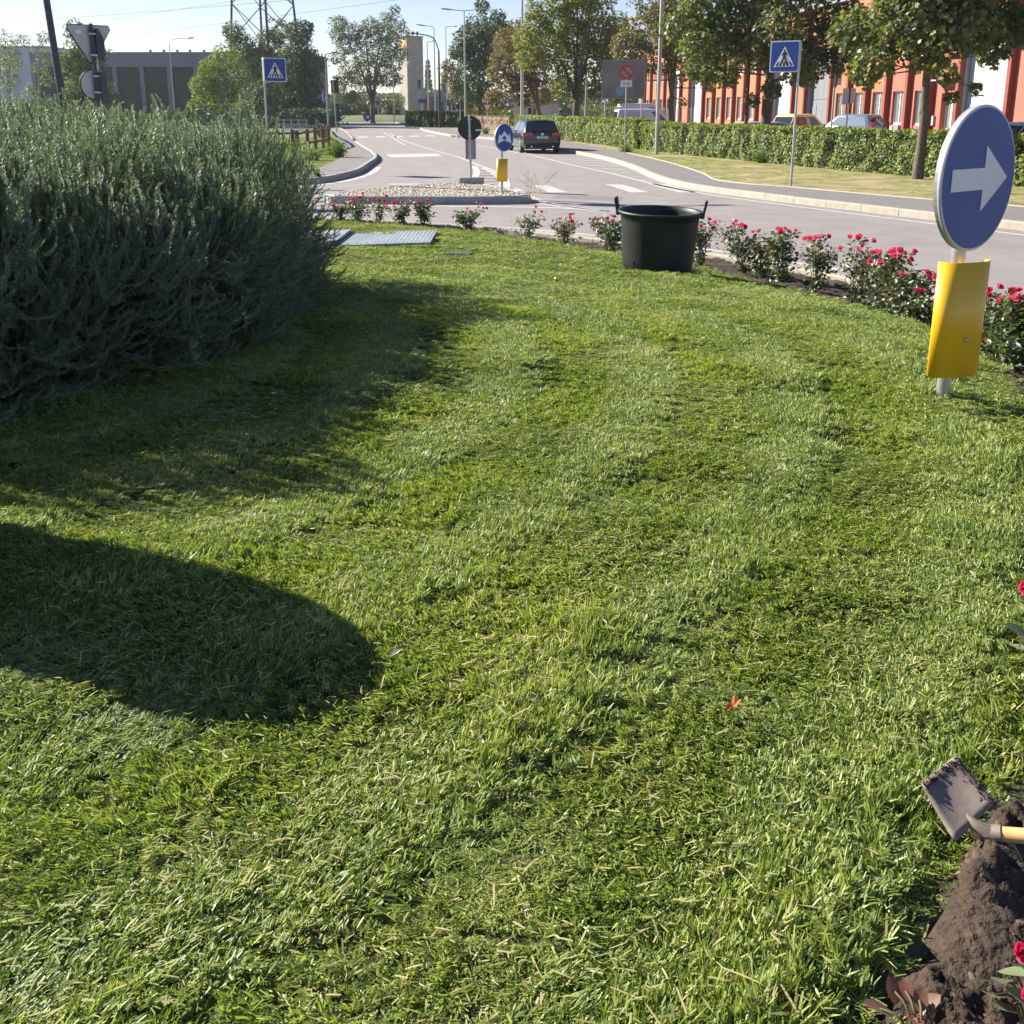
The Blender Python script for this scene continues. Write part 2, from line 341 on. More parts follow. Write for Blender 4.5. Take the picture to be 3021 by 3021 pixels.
def kerb_run(name, line, w_, h, mt, L=1.0, z0=-.05, gap=.012, side=1, stones=True, mat_base=None):
    """kerb laid stone by stone; each stone a child of the kerb"""
    P = resample(line, .1); root = MB()
    n = len(P); step = max(2, int(L/.1)); inn = offset(P, w_*side)
    b_in = offset(P, .012*side); b_out = offset(P, (w_-.012)*side)
    root.strip([(p[0],p[1],h-.02) for p in b_in], [(p[0],p[1],h-.02) for p in b_out])
    root.strip([(p[0],p[1],z0) for p in b_in], [(p[0],p[1],h-.02) for p in b_in])
    root.strip([(p[0],p[1],h-.02) for p in b_out], [(p[0],p[1],z0) for p in b_out])
    ro = root.build(name, SOIL if mat_base is None else mat_base, kind='structure')
    for i in range(0, n-step, step):
        a = P[i:i+step+1]; b = inn[i:i+step+1]
        def trim(Q):
            Q = [Vector(q) for q in Q]; t0 = (Q[1]-Q[0]).normalized()*gap/2; t1 = (Q[-1]-Q[-2]).normalized()*gap/2
            Q[0] = Q[0]+t0; Q[-1] = Q[-1]-t1; return [tuple(q) for q in (Q[0], Q[len(Q)//2], Q[-1])]
        a = trim(a); b = trim(b); ch = .018; dz = rnd.uniform(-.004,.004)
        a2 = [tuple(Vector(p).lerp(Vector(q), ch/w_)) for p, q in zip(a, b)]; b2 = [tuple(Vector(q).lerp(Vector(p), ch/w_)) for p, q in zip(a, b)]
        k = 3; vs = []
        for Q, z in ((a,z0),(a,h-ch+dz),(a2,h+dz),(b2,h+dz),(b,h-ch+dz),(b,z0)): vs += [(p[0],p[1],z) for p in Q]
        fs = []
        for r in range(5):
            for j in range(k-1): fs.append((r*k+j, r*k+j+1, (r+1)*k+j+1, (r+1)*k+j) if side < 0 else (r*k+j, (r+1)*k+j, (r+1)*k+j+1, r*k+j+1))
        fs.append(tuple(r*k for r in range(6)) if side < 0 else tuple(r*k for r in reversed(range(6))))
        fs.append(tuple(r*k+k-1 for r in reversed(range(6))) if side < 0 else tuple(r*k+k-1 for r in range(6)))
        MB().add(vs, fs).build('kerb_stone', mt, ro)
    return ro
def clipy(line, y0, y1): return [p for p in line if y0 <= p[1] <= y1]
kerb_run('right_kerb', clipy(RK, 9, 60), .15, .14, KERB, 1.0)
kerb_run('right_far_kerb', clipy(RK, 60.01, 74), .15, .14, KERB, 4.0)
kerb_run('far_right_kerb', far_r, .15, .14, KERB, 6.0)
kerb_run('left_kerb', clipy(LK, 22, 64), .15, .16, KERBG, 1.0, side=-1)
kerb_run('left_far_kerb', clipy(LK, 64.01, 150), .15, .14, KERB, 6.0, side=-1)
kerb_run('verge_edging', clipy(RB, 12, 46), .085, .15, KERB, 1.0)
kerb_run('roundabout_kerb', [tuple(p) for p in KK if p[0] > -9], .15, .15, KERB, .9, side=-1)

# road markings
def mark(name, poly, mt=PAINT, z=.004): return MB().add([(x,y,z) for x, y in poly], [tuple(range(len(poly)))]).build(name, mt, kind='structure')
def line_mark(name, pts, w_=.14, mt=PAINT, z=.004):
    P = resample(cat(pts, 6), .25); a = offset(P, w_/2); b = offset(P, -w_/2)
    return MB().strip([(p[0],p[1],z) for p in b], [(p[0],p[1],z) for p in a]).build(name, mt, kind='structure')
line_mark('left_edge_line', [(-9,24.7),(-6.3,26.7),(-5.35,27.75),(-4.78,29.4),(-4.52,31.6),(-4.5,33.6),(-4.7,37)], .22)
line_mark('centre_line', [(-10.32,88.5),(-6.87,67.2),(-3.25,49),(-2.4,45.3),(-1.45,39.5),(-.8,35.6),(-.42,31)], .13)
line_mark('island_nose_line', [(-.95,36.2),(-.55,33.5),(-.3,31),(-.2,28.6),(-.22,26.6)], .32, z=.008)
line_mark('island_left_line', [(-1.35,37.5),(-1.15,34.2),(-1.12,31.2),(-1.35,28.8)], .22, z=.008)
line_mark('lane_line', [(-11.1,91),(-8.4,74),(-6.08,59.4)], .12)
line_mark('right_lane_line', [(-2.5,62),(-.7,53.3),(.65,47.3),(1.35,43.6),(2.28,37.8),(3.16,33.2),(3.85,28.7),(4.6,25.3),(5.77,22.3),(7.2,19.2),(8.7,16)], .14)
mark('stop_line', [(-5.7,47.3),(-5.1,44.2),(-3.05,45.3),(-3.4,48.1)])
for i, (a, b) in enumerate([(.53,28.1),(2.53,28.4),(3.71,28.66)]):
    wd = .46; mark('zebra_stripe', [(a,b),(a+wd*1.05,b-.2),(a+.85,25.6),(a+.40,25.5)] if i else [(a,b),(a+wd,b-.25),(1.37,25.55),(.92,25.46)])
for i in range(5): mark('zebra_bar', [(-10.9+i*1.15,74.2+i*.9),(-10.2+i*1.15,74.4+i*.9),(-10.6+i*1.15,77.6+i*.9),(-11.3+i*1.15,77.4+i*.9)])
for i in range(8):
    y = 44.5 - i*2.0; x0 = 1.75 + i*.31; mark('hatching', [(x0-.18,y),(x0-.1,y-.35),(min(x0+1.5,3.8),y-1.3),(min(x0+1.5,3.8),y-.95)], PAINTO)
for i in range(6):
    y = 35.2 - i*1.35; mark('nose_hatching', [(-1.02,y-.1),(-1.02,y-.4),(-.5,y-.22),(-.5,y+.1)], PAINTO, z=.012)
line_mark('roundabout_edge_line', [(-8,22.2),(-4.2,22.12),(-2.9,22.0),(-.9,21.8),(1.0,21.45),(2.1,20.6)], .2)
line_mark('nose_edge_line', [(.1,26.8),(.35,24.9),(.65,23.2),(1.15,21.9),(2.1,20.6)], .16)
mark('nose_fill', [(.5,22.35),(.66,23.0),(1.0,22.1),(1.7,21.1),(1.0,21.6)], PAINTO)
mark('small_bar', [(-3.35,28.6),(-3.3,28.2),(-2.2,28.2),(-2.2,28.55)])
line_mark('inner_ring_line', [(-6,19.7),(-2.8,19.0),(.1,17.7),(2.1,15.9),(3.9,13.5),(5.0,11.6),(5.5,9.6),(5.8,7),(5.7,3)], .15)
line_mark('inner_gutter_line', [(3.3,13.6),(4.3,12.1),(5.0,10.4),(5.35,8.5),(5.4,6)], .07, PAINTO)
mark('asphalt_patch', [(1.2,25.2),(2.6,24.2),(2.4,23.2),(.9,24.0)], ASPH2, z=.003)
# tyre-polished darker sweep where cars turn off
PATCH = mat('asphalt_patch_grey', (.225,.212,.215), .9, var=.08, vs=2, bump=.3, bs=120)
mark('turning_patch', cat([(-4.1,44),(-3.0,42),(-2.2,38),(-2.1,34),(-2.5,30),(-3.4,27),(-4.7,25.4)], 5) + cat([(-6.8,24.6),(-8,24),(-8,23),(-3,24.2),(-1.9,27.2),(-1.55,31.5),(-1.7,38),(-2.6,43.6)], 4), PATCH, z=.002)

# ------------------------------------------------------------------ traffic island
IS = cat([(-4.12,22.95),(-4.0,22.62),(-3.5,22.5),(-2.1,22.33),(-.95,22.31),(0,22.42),(.34,22.62),(.4,22.95),(.25,23.6),(.0,24.5),(-.45,25.6),(-.75,26.4),(-1.1,26.9),(-1.5,26.9),(-2.0,26.5),(-2.7,25.7),(-3.4,24.7),(-3.95,23.5),(-4.12,22.95)], 5)
isl = kerb_run('traffic_island', IS, .12, .17, KERBG, 1.0, side=1, mat_base=KERBG)
MB().prism(offset(IS, .10)[:-1], -.04, .135).build('mortar_bed', CONC, isl)
def inside(poly, x, y):
    c = False; j = len(poly)-1
    for i in range(len(poly)):
        if (poly[i][1] > y) != (poly[j][1] > y) and x < (poly[j][0]-poly[i][0])*(y-poly[i][1])/(poly[j][1]-poly[i][1])+poly[i][0]: c = not c
        j = i
    return c
ring = offset(IS, .14); vs = []; fs = []; at = []
oct_v = np.array([(1,0,0),(.5,.87,0),(-.5,.87,0),(-1,0,0),(-.5,-.87,0),(.5,-.87,0),(.5,.2,.62),(-.3,.45,.62),(-.2,-.5,.62)])
oct_f = [(0,1,6),(1,7,6),(1,2,7),(2,3,7),(3,8,7),(3,4,8),(4,5,8),(5,6,8),(5,0,6),(6,7,8)]
y = 22.35; row = 0
while y < 26.9:
    x = -4.2 + (row % 2)*.045
    while x < .45:
        if inside(ring, x, y):
            a = rnd.uniform(0, 6.28); s = rnd.uniform(.042, .058); zz = .145 + rnd.uniform(-.008,.012)
            Rm = np.array([[math.cos(a), -math.sin(a), 0],[math.sin(a), math.cos(a), 0],[0,0,1]])
            p = (oct_v*np.array([s*1.12, s*.82, s*.85])) @ Rm.T + np.array([x+rnd.uniform(-.01,.01), y+rnd.uniform(-.01,.01), zz])
            n0 = len(vs); vs += p.tolist(); fs += [tuple(i+n0 for i in f) for f in oct_f]; at += [rnd.random()]*9
        x += .09
    y += .075; row += 1
def rampmat(name, c1, c2, rough=.85):
    m = mat(name, c1, rough); n = m.node_tree; a = n.nodes.new('ShaderNodeAttribute'); a.attribute_name = 'rnd'
    cr = n.nodes.new('ShaderNodeValToRGB'); cr.color_ramp.elements[0].color = (*c1,1); cr.color_ramp.elements[1].color = (*c2,1)
    n.links.new(a.outputs['Fac'], cr.inputs[0]); n.links.new(cr.outputs[0], n.nodes['Principled BSDF'].inputs['Base Color']); return m
npmesh('cobbles', vs, fs, rampmat('cobble_stone', (.24,.21,.165), (.44,.40,.33)), isl, attr=at, kind='stuff')

# ------------------------------------------------------------------ roundabout mound: base, soil, grass
def grid(name, x0, x1, y0, y1, s, zfun, mt, keep=None, **kw):
    xs = np.arange(x0, x1+s/2, s); ys = np.arange(y0, y1+s/2, s); X, Y = np.meshgrid(xs, ys); Z = zfun(X.ravel(), Y.ravel())
    nx = len(xs); ny = len(ys); I = np.arange(nx*ny).reshape(ny, nx)
    F = np.stack([I[:-1,:-1].ravel(), I[:-1,1:].ravel(), I[1:,1:].ravel(), I[1:,:-1].ravel()], 1)
    if keep is not None:
        k = keep(X.ravel(), Y.ravel()); F = F[k[F].all(1)]
        used = np.unique(F); mp = np.zeros(nx*ny, int); mp[used] = np.arange(len(used)); V = np.stack([X.ravel(), Y.ravel(), Z], 1)[used]; F = mp[F]
    else: V = np.stack([X.ravel(), Y.ravel(), Z], 1)
    o = npmesh(name, V, F, mt, **kw); o.data.polygons.foreach_set('use_smooth', np.ones(len(F), bool)); return o
THATCH = mat('thatch', (.035,.045,.014), .95, col2=(.09,.08,.035), vs=30, detail=6, bump=.8, bs=60)
grid('lawn_base', -12, 5.2, -3.4, 18.8, .06, lambda X, Y: ground(X, Y)-.006 - .5*(sdist(X, Y, LBK) < -.01), THATCH, keep=lambda X, Y: (sdist(X, Y, KK) > .12), kind='structure')
def soilz(X, Y):
    z = ground(X, Y) + .004 - .03*sst(sdist(X, Y, KK)*-1+.6)
    m = -sdist(X, Y, LBK); z = z - .035*sst(m/.15)*(1-sst((m-.5)/.5))
    return z + (vnoise(X, Y, .11)-.5)*.05 + (vnoise(X, Y, .05)-.5)*.02
grid('soil_bed', -9, 5.2, -2.6, 18.8, .06, lambda X, Y: soilz(X, Y) - .2*(sdist(X, Y, LBK) > .06), SOIL, keep=lambda X, Y: (sdist(X, Y, KK) > .14) & (sdist(X, Y, LBK) < .12), kind='structure')
def clodz(X, Y):
    z = soilz(X, Y) + .012
    z = z + .012 + (vnoise(X, Y, .09)-.5)*.035 + (vnoise(X+.3*Y, Y-.2*X, .034)-.5)*.024 + (vnoise(X-.5*Y, Y+.4*X, .016)-.5)*.012 + np.abs(vnoise(X+.7*Y, Y-.6*X, .024)-.5)*.034 - .006
    hole = np.exp(-(((X-.66)/.08)**2 + ((Y-1.25)/.07)**2)); hole2 = np.exp(-(((X-.90)/.10)**2 + ((Y-1.78)/.06)**2))
    return z - .06*hole - .04*hole2 - .06*sst((sdist(X, Y, LBK))/.06)
grid('dug_soil', .25, 1.55, .8, 2.6, .0095, clodz, SOIL, keep=lambda X, Y: sdist(X, Y, LBK) < .07, kind='structure')

# grass: a handful of turf tufts, set down thousands of times over the lawn by geometry nodes
SRC = bpy.data.collections.new('turf_tufts')
def blades(n, rad, h0, h1, w0, w1, lean, flat=.05, bias=(0,0), seed=0, straw=.05):
    r = np.random.RandomState(seed); nc = max(3, n//13); a = r.rand(nc)*6.283; q = np.sqrt(r.rand(nc))*rad*(.8+.4*r.rand(nc)); ci = r.randint(0, nc, n)
    bx = (np.cos(a)*q)[ci]+r.randn(n)*.0055; by = (np.sin(a)*q)[ci]+r.randn(n)*.0055; caz = (r.rand(nc)*6.283)[ci]; ch = (.7+.6*r.rand(nc))[ci]; h = h0+(h1-h0)*r.rand(n)**1.3; wd = w0+(w1-w0)*r.rand(n)
    th = np.abs(r.randn(n))*lean; th = np.minimum(th, 1.35); fl = r.rand(n) < flat; th[fl] = 1.3+.2*r.rand(fl.sum())
    h = h*ch; az = np.where(r.rand(n) < .6, caz+r.randn(n)*.6, r.rand(n)*6.283); dx = np.cos(az)*np.sin(th)+bias[0]; dy = np.sin(az)*np.sin(th)+bias[1]; dz = np.cos(th)
    L = np.sqrt(dx*dx+dy*dy+dz*dz); dx/=L; dy/=L; dz/=L
    fa = r.rand(n)*6.283; px = np.cos(fa); py = np.sin(fa)
    k = px*dx+py*dy; px = px-k*dx; py = py-k*dy; pz = -k*dz; l = np.sqrt(px*px+py*py+pz*pz); px/=l; py/=l; pz/=l
    curl = .25+.35*r.rand(n); V = np.zeros((n, 6, 3)); base = np.stack([bx, by, np.zeros(n)], 1); D = np.stack([dx,dy,dz],1); Pp = np.stack([px,py,pz],1)
    hor = np.stack([dx, dy, -.15*np.ones(n)], 1)
    mid = base + D*(h*.55)[:,None]; tip = base + D*h[:,None] + hor*(h*curl)[:,None]*.45
    zlift = np.where(fl, .022*r.rand(n)+.008, 0); base[:,2] += zlift; mid[:,2] += zlift; tip[:,2] += zlift
    tw = np.where(r.rand(n) < .45, .75, .12)
    V[:,0] = base-Pp*(wd*.4)[:,None]; V[:,1] = base+Pp*(wd*.4)[:,None]; V[:,2] = mid-Pp*(wd*.5)[:,None]; V[:,3] = mid+Pp*(wd*.5)[:,None]
    V[:,4] = tip-Pp*(wd*.5*tw)[:,None]; V[:,5] = tip+Pp*(wd*.5*tw)[:,None]
    I = (np.arange(n)*6)[:,None]; F = np.concatenate([I+np.array([0,1,3,2]), I+np.array([2,3,5,4])])
    c = .15+.55*r.rand(n); c[r.rand(n) < straw] = .93+.07*r.rand(); c[fl & (r.rand(n) < .6)] = .9
    return V.reshape(-1,3), F, np.repeat(c, 6)
GRASS = leafmat('lawn_grass', [(0,(.07,.12,.014)),(.28,(.155,.22,.040)),(.55,(.275,.33,.078)),(.78,(.40,.41,.13)),(.9,(.46,.41,.17)),(1,(.54,.46,.25))], transl=.36, rough=.38, patch=1.7, pamt=.16, gloss=.22, second=.09, s2=9)
tufts = []
for i in range(12):
    if i < 7: V, F, c = blades(260, .07, .011, .024, .0017, .0034, .60, flat=.010, bias=(.62,0), seed=20+i, straw=.015)
    elif i < 9: V, F, c = blades(200, .07, .008, .018, .0018, .0036, .95, flat=.03, bias=(.2,0), seed=40+i, straw=.14)
    elif i < 11: V, F, c = blades(130, .06, .018, .042, .0020, .0040, .60, flat=.03, bias=(.3,0), seed=60+i, straw=.03)
    else:
        V, F, c = blades(30, .05, .012, .026, .007, .011, 1.1, flat=.05, seed=80, straw=.0)   # broad-leaved clover
    o = npmesh('turf_tuft_%02d' % i, V, F, GRASS, attr=c, link=False); SRC.objects.link(o); tufts.append(o)
def scatter(name, P, rot, scl, idx, coll, mt=None, parent=None, link_name='scatter', **kw):
    me = bpy.data.meshes.new(name); n = len(P); me.vertices.add(n); me.vertices.foreach_set('co', np.asarray(P, np.float32).ravel())
    a = me.attributes.new('rot', 'FLOAT_VECTOR', 'POINT'); a.data.foreach_set('vector', np.asarray(rot, np.float32).ravel())
    a = me.attributes.new('scl', 'FLOAT_VECTOR', 'POINT'); a.data.foreach_set('vector', np.asarray(scl, np.float32).ravel())
    a = me.attributes.new('idx', 'INT', 'POINT'); a.data.foreach_set('value', np.asarray(idx, np.int32))
    if mt: me.materials.append(mt)
    o = bpy.data.objects.new(name, me); COL.objects.link(o)
    if parent is not None: o.parent = parent
    g = bpy.data.node_groups.new(link_name, 'GeometryNodeTree')
    g.interface.new_socket('Geometry', in_out='INPUT', socket_type='NodeSocketGeometry'); g.interface.new_socket('Geometry', in_out='OUTPUT', socket_type='NodeSocketGeometry')
    N = g.nodes; L = g.links; gi = N.new('NodeGroupInput'); go = N.new('NodeGroupOutput'); ip = N.new('GeometryNodeInstanceOnPoints')
    ci = N.new('GeometryNodeCollectionInfo'); ci.inputs[0].default_value = coll; ci.inputs[1].default_value = True; ci.inputs[2].default_value = True
    def na(nm, ty):
        q = N.new('GeometryNodeInputNamedAttribute'); q.data_type = ty; q.inputs[0].default_value = nm; return q
    ar = na('rot', 'FLOAT_VECTOR'); asx = na('scl', 'FLOAT_VECTOR'); ai = na('idx', 'INT')
    er = N.new('FunctionNodeEulerToRotation'); L.new(ar.outputs[0], er.inputs[0])
    L.new(gi.outputs[0], ip.inputs['Points']); L.new(ci.outputs[0], ip.inputs['Instance']); ip.inputs['Pick Instance'].default_value = True
    L.new(ai.outputs[0], ip.inputs['Instance Index']); L.new(er.outputs[0], ip.inputs['Rotation']); L.new(asx.outputs[0], ip.inputs['Scale']); L.new(ip.outputs[0], go.inputs[0])
    md = o.modifiers.new('scatter', 'NODES'); md.node_group = g
    return tag(o, **kw)
pts = []
def zone(x0, x1, y0, y1, s):
    xs = np.arange(x0, x1, s); ys = np.arange(y0, y1, s); X, Y = np.meshgrid(xs, ys); X = X.ravel()+(rs.rand(X.size)-.5)*s; Y = Y.ravel()+(rs.rand(Y.size)-.5)*s
    return np.stack([X, Y], 1)
Q = np.concatenate([zone(-2.6, 2.4, .6, 3.4, .036), zone(-3.2, 3.2, 3.4, 7.2, .052), zone(-4.5, 3.6, 7.2, 18.4, .095), zone(-9, -4.5, 1, 18.4, .22), zone(-4.5,-2.6,.6,3.4,.13), zone(-2.6,2.2,-1.5,.6,.14)])
dl = sdist(Q[:,0], Q[:,1], LBK); edge = .03*np.sin(Q[:,0]*23)+.03*np.sin(Q[:,1]*31)
HOLES = [(-.9,13.2,1.0,.78)]
PLATES = [(-2.62,-1.52,12.2,13.6),(-1.50,-.98,12.2,13.6)]
keep = (dl > .05+edge) & (sdist(Q[:,0], Q[:,1], KK) > .3) & ~((Q[:,0] > -3.2) & (Q[:,0] < -1.0) & (Q[:,1] > 12.25) & (Q[:,1] < 13.6) & (vnoise(Q[:,0], Q[:,1], .3) < .93))
Q = Q[keep]; dl = dl[keep]; n = len(Q)
gx = ground(Q[:,0], Q[:,1])
e = .05; tx = (ground(Q[:,0]+e, Q[:,1])-gx)/e; ty = (ground(Q[:,0], Q[:,1]+e)-gx)/e
dK = sdist(Q[:,0], Q[:,1], KK); gx1 = (sdist(Q[:,0]+.05, Q[:,1], KK)-dK)/.05; gy1 = (sdist(Q[:,0], Q[:,1]+.05, KK)-dK)/.05
rho = np.hypot(Q[:,0]+4.5, Q[:,1]-5.2)+.08*np.sin(Q[:,1]*1.1); tang = np.arctan2(Q[:,0]+4.5, -(Q[:,1]-5.2))   # the mower went round in arcs
stripe = np.sin(rho*2*math.pi/.62)
rz = tang + np.where(stripe > 0, 0, math.pi) + rs.randn(n)*.38
nz1 = vnoise(Q[:,0]+.5*Q[:,1], Q[:,1]-.4*Q[:,0], .34); nz2 = vnoise(Q[:,0], Q[:,1], .9)
rut = np.exp(-(((rho % .62)-.3)/.042)**2)*(vnoise(Q[:,0], Q[:,1], .6) > .3)*1.4
hz = np.clip(.36+.98*nz1+.14*stripe-.62*rut, .22, 1.4)*(.85+.3*rs.rand(n))
hz = np.where(np.hypot(Q[:,0]-1.88, Q[:,1]-4.05) < .2, .3, hz)
dip = vnoise(Q[:,0]*.8+Q[:,1]*.7, Q[:,1]*.9-Q[:,0]*.6, .17)*(.6+.5*nz2); hz = np.where(dip > .70, hz*.42, hz)
hz = np.where(dl < .25, hz*1.15, hz)
idx = rs.randint(0, 7, n); pr = rs.rand(n)
idx = np.where(pr < .10+.25*(nz2 > .66), rs.randint(7, 9, n), idx); idx = np.where((pr > .955) | ((dl < .16) & (pr > .6)), rs.randint(9, 11, n), idx); idx = np.where((pr > .90) & (pr < .93) & (nz2 < .4), 11, idx)
sxy = .95+.25*rs.rand(n); sxy = np.where(Q[:,1] > 7.2, sxy*1.7, np.where(Q[:,1] > 3.4, sxy*1.2, sxy)); sxy = np.where(Q[:,0] < -4.5, sxy*2.2, sxy); sxy = np.where((Q[:,0] < -2.6) & (Q[:,1] < 3.4), sxy*1.6, sxy); sxy = np.where(Q[:,1] < .6, sxy*1.8, sxy)
scatter('lawn_grass', np.stack([Q[:,0], Q[:,1], gx-.004], 1), np.stack([np.arctan(ty)*.8, -np.arctan(tx)*.8, rz], 1), np.stack([sxy, sxy, hz], 1), idx, SRC, GRASS, kind='stuff', label='short mown green lawn covering the roundabout mound')

# crumbs of earth on the dug bed
r = random.Random(31); vs = []; fs = []; at = []
CX = np.array([(r.uniform(.3,1.5), r.uniform(.85,2.5)) for _ in range(9000)]); CX = CX[sdist(CX[:,0], CX[:,1], LBK) < .03]; CZ = clodz(CX[:,0], CX[:,1])
for (x, y), z in zip(CX.tolist(), CZ.tolist()):
    s = r.choice((.002,.003,.004,.006))*r.uniform(.7,1.4); n0 = len(vs)
    vs += [(x+r.gauss(0,.6)*s, y+r.gauss(0,.6)*s, z+s*.7)] + [(x+s*math.cos(k*1.571+s*900)*r.uniform(.8,1.3), y+s*math.sin(k*1.571+s*900)*r.uniform(.8,1.3), z-s*.2) for k in range(4)]
    fs += [(n0,n0+1+k,n0+1+(k+1)%4) for k in range(4)]; at += [r.random()]*5
npmesh('earth_crumbs', vs, fs, rampmat('earth_crumb', (.022,.014,.009), (.12,.08,.05), .95), attr=at, kind='stuff', label='crumbs of loose earth on the dug border')
# ------------------------------------------------------------------ leaves
def rotmats(nrm, r, spin=None):
    nrm = nrm/np.linalg.norm(nrm, axis=1, keepdims=True); n = len(nrm)
    a = r.randn(n, 3); u = np.cross(nrm, a); u /= np.linalg.norm(u, axis=1, keepdims=True)+1e-9; v = np.cross(nrm, u)
    return np.stack([u, v, nrm], 2)          # columns: local x, y, z
def cloud(C, Nn, S, tv, tf, r):
    tv = np.asarray(tv, float); M = rotmats(Nn, r); n = len(C); k = len(tv)
    V = np.einsum('nij,kj->nki', M, tv)*S[:,None,None] + C[:,None,:]
    F = (np.arange(n)*k)[:,None,None] + np.asarray(tf)[None]
    return V.reshape(-1,3), F.reshape(-1, np.asarray(tf).shape[1])
LEAF = ([(0,-.5,0),(.34,.0,.09),(0,.55,-.04),(-.34,.0,.09)], [(0,1,2,3)])
LEAF2 = ([(0,-.5,.0),(.3,-.1,.10),(.22,.3,.08),(0,.6,-.06),(-.22,.3,.08),(-.3,-.1,.10)], [(0,1,2,3),(0,3,4,5)])
_m = [(0,-.45),(.16,-.22),(.48,-.26),(.34,.0),(.52,.26),(.2,.24),(0,.6),(-.2,.24),(-.52,.26),(-.34,.0),(-.48,-.26),(-.16,-.22)]
MAPLE = ([(0,0,.0)] + [(x,y,.10*abs(x)*(1 if i % 2 else -1)) for i, (x, y) in enumerate(_m)], [(0,i+1,(i+1) % 12+1) for i in range(12)])
def join(parts):
    Vs = []; Fs = []; As = []; n = 0
    for V, F, a in parts: Vs.append(V); Fs.append(F+n); As.append(a); n += len(V)
    return np.concatenate(Vs), np.concatenate(Fs), np.concatenate(As)
G1 = [(0,(.035,.052,.016)),(.35,(.080,.105,.026)),(.65,(.15,.175,.045)),(.86,(.24,.24,.08)),(1,(.30,.17,.08))]
M_MAPLE = leafmat('maple_leaves', G1, transl=.38, patch=.55, pamt=.14, gloss=.3, rough=.4)
M_BROWN = leafmat('autumn_leaves', [(0,(.05,.055,.022)),(.4,(.12,.115,.045)),(.7,(.21,.16,.07)),(1,(.30,.17,.085))], transl=.32, patch=.5, pamt=.16, gloss=.2)
M_YELLOW = leafmat('yellow_green_leaves', [(0,(.055,.085,.020)),(.4,(.13,.165,.036)),(.75,(.24,.25,.06)),(1,(.30,.21,.07))], transl=.42, patch=.4, pamt=.16, gloss=.2)
M_DARK = leafmat('dark_green_leaves', [(0,(.022,.045,.016)),(.5,(.05,.09,.026)),(1,(.11,.16,.05))], transl=.28, patch=.3, pamt=.14, gloss=.25)
M_FAR = leafmat('far_leaves', [(0,(.06,.085,.045)),(.5,(.12,.15,.075)),(1,(.21,.23,.12))], transl=.35, patch=.18, pamt=.16, gloss=.15)
M_BRIGHT = leafmat('bright_leaves', [(0,(.06,.10,.018)),(.5,(.13,.18,.03)),(1,(.24,.27,.06))], transl=.45, patch=.3, pamt=.12)
M_PALE = leafmat('pale_poplar_leaves', [(0,(.09,.115,.07)),(.5,(.16,.19,.12)),(1,(.27,.29,.20))], transl=.4, patch=.5, pamt=.12, gloss=.25)
TREESEED = [100]
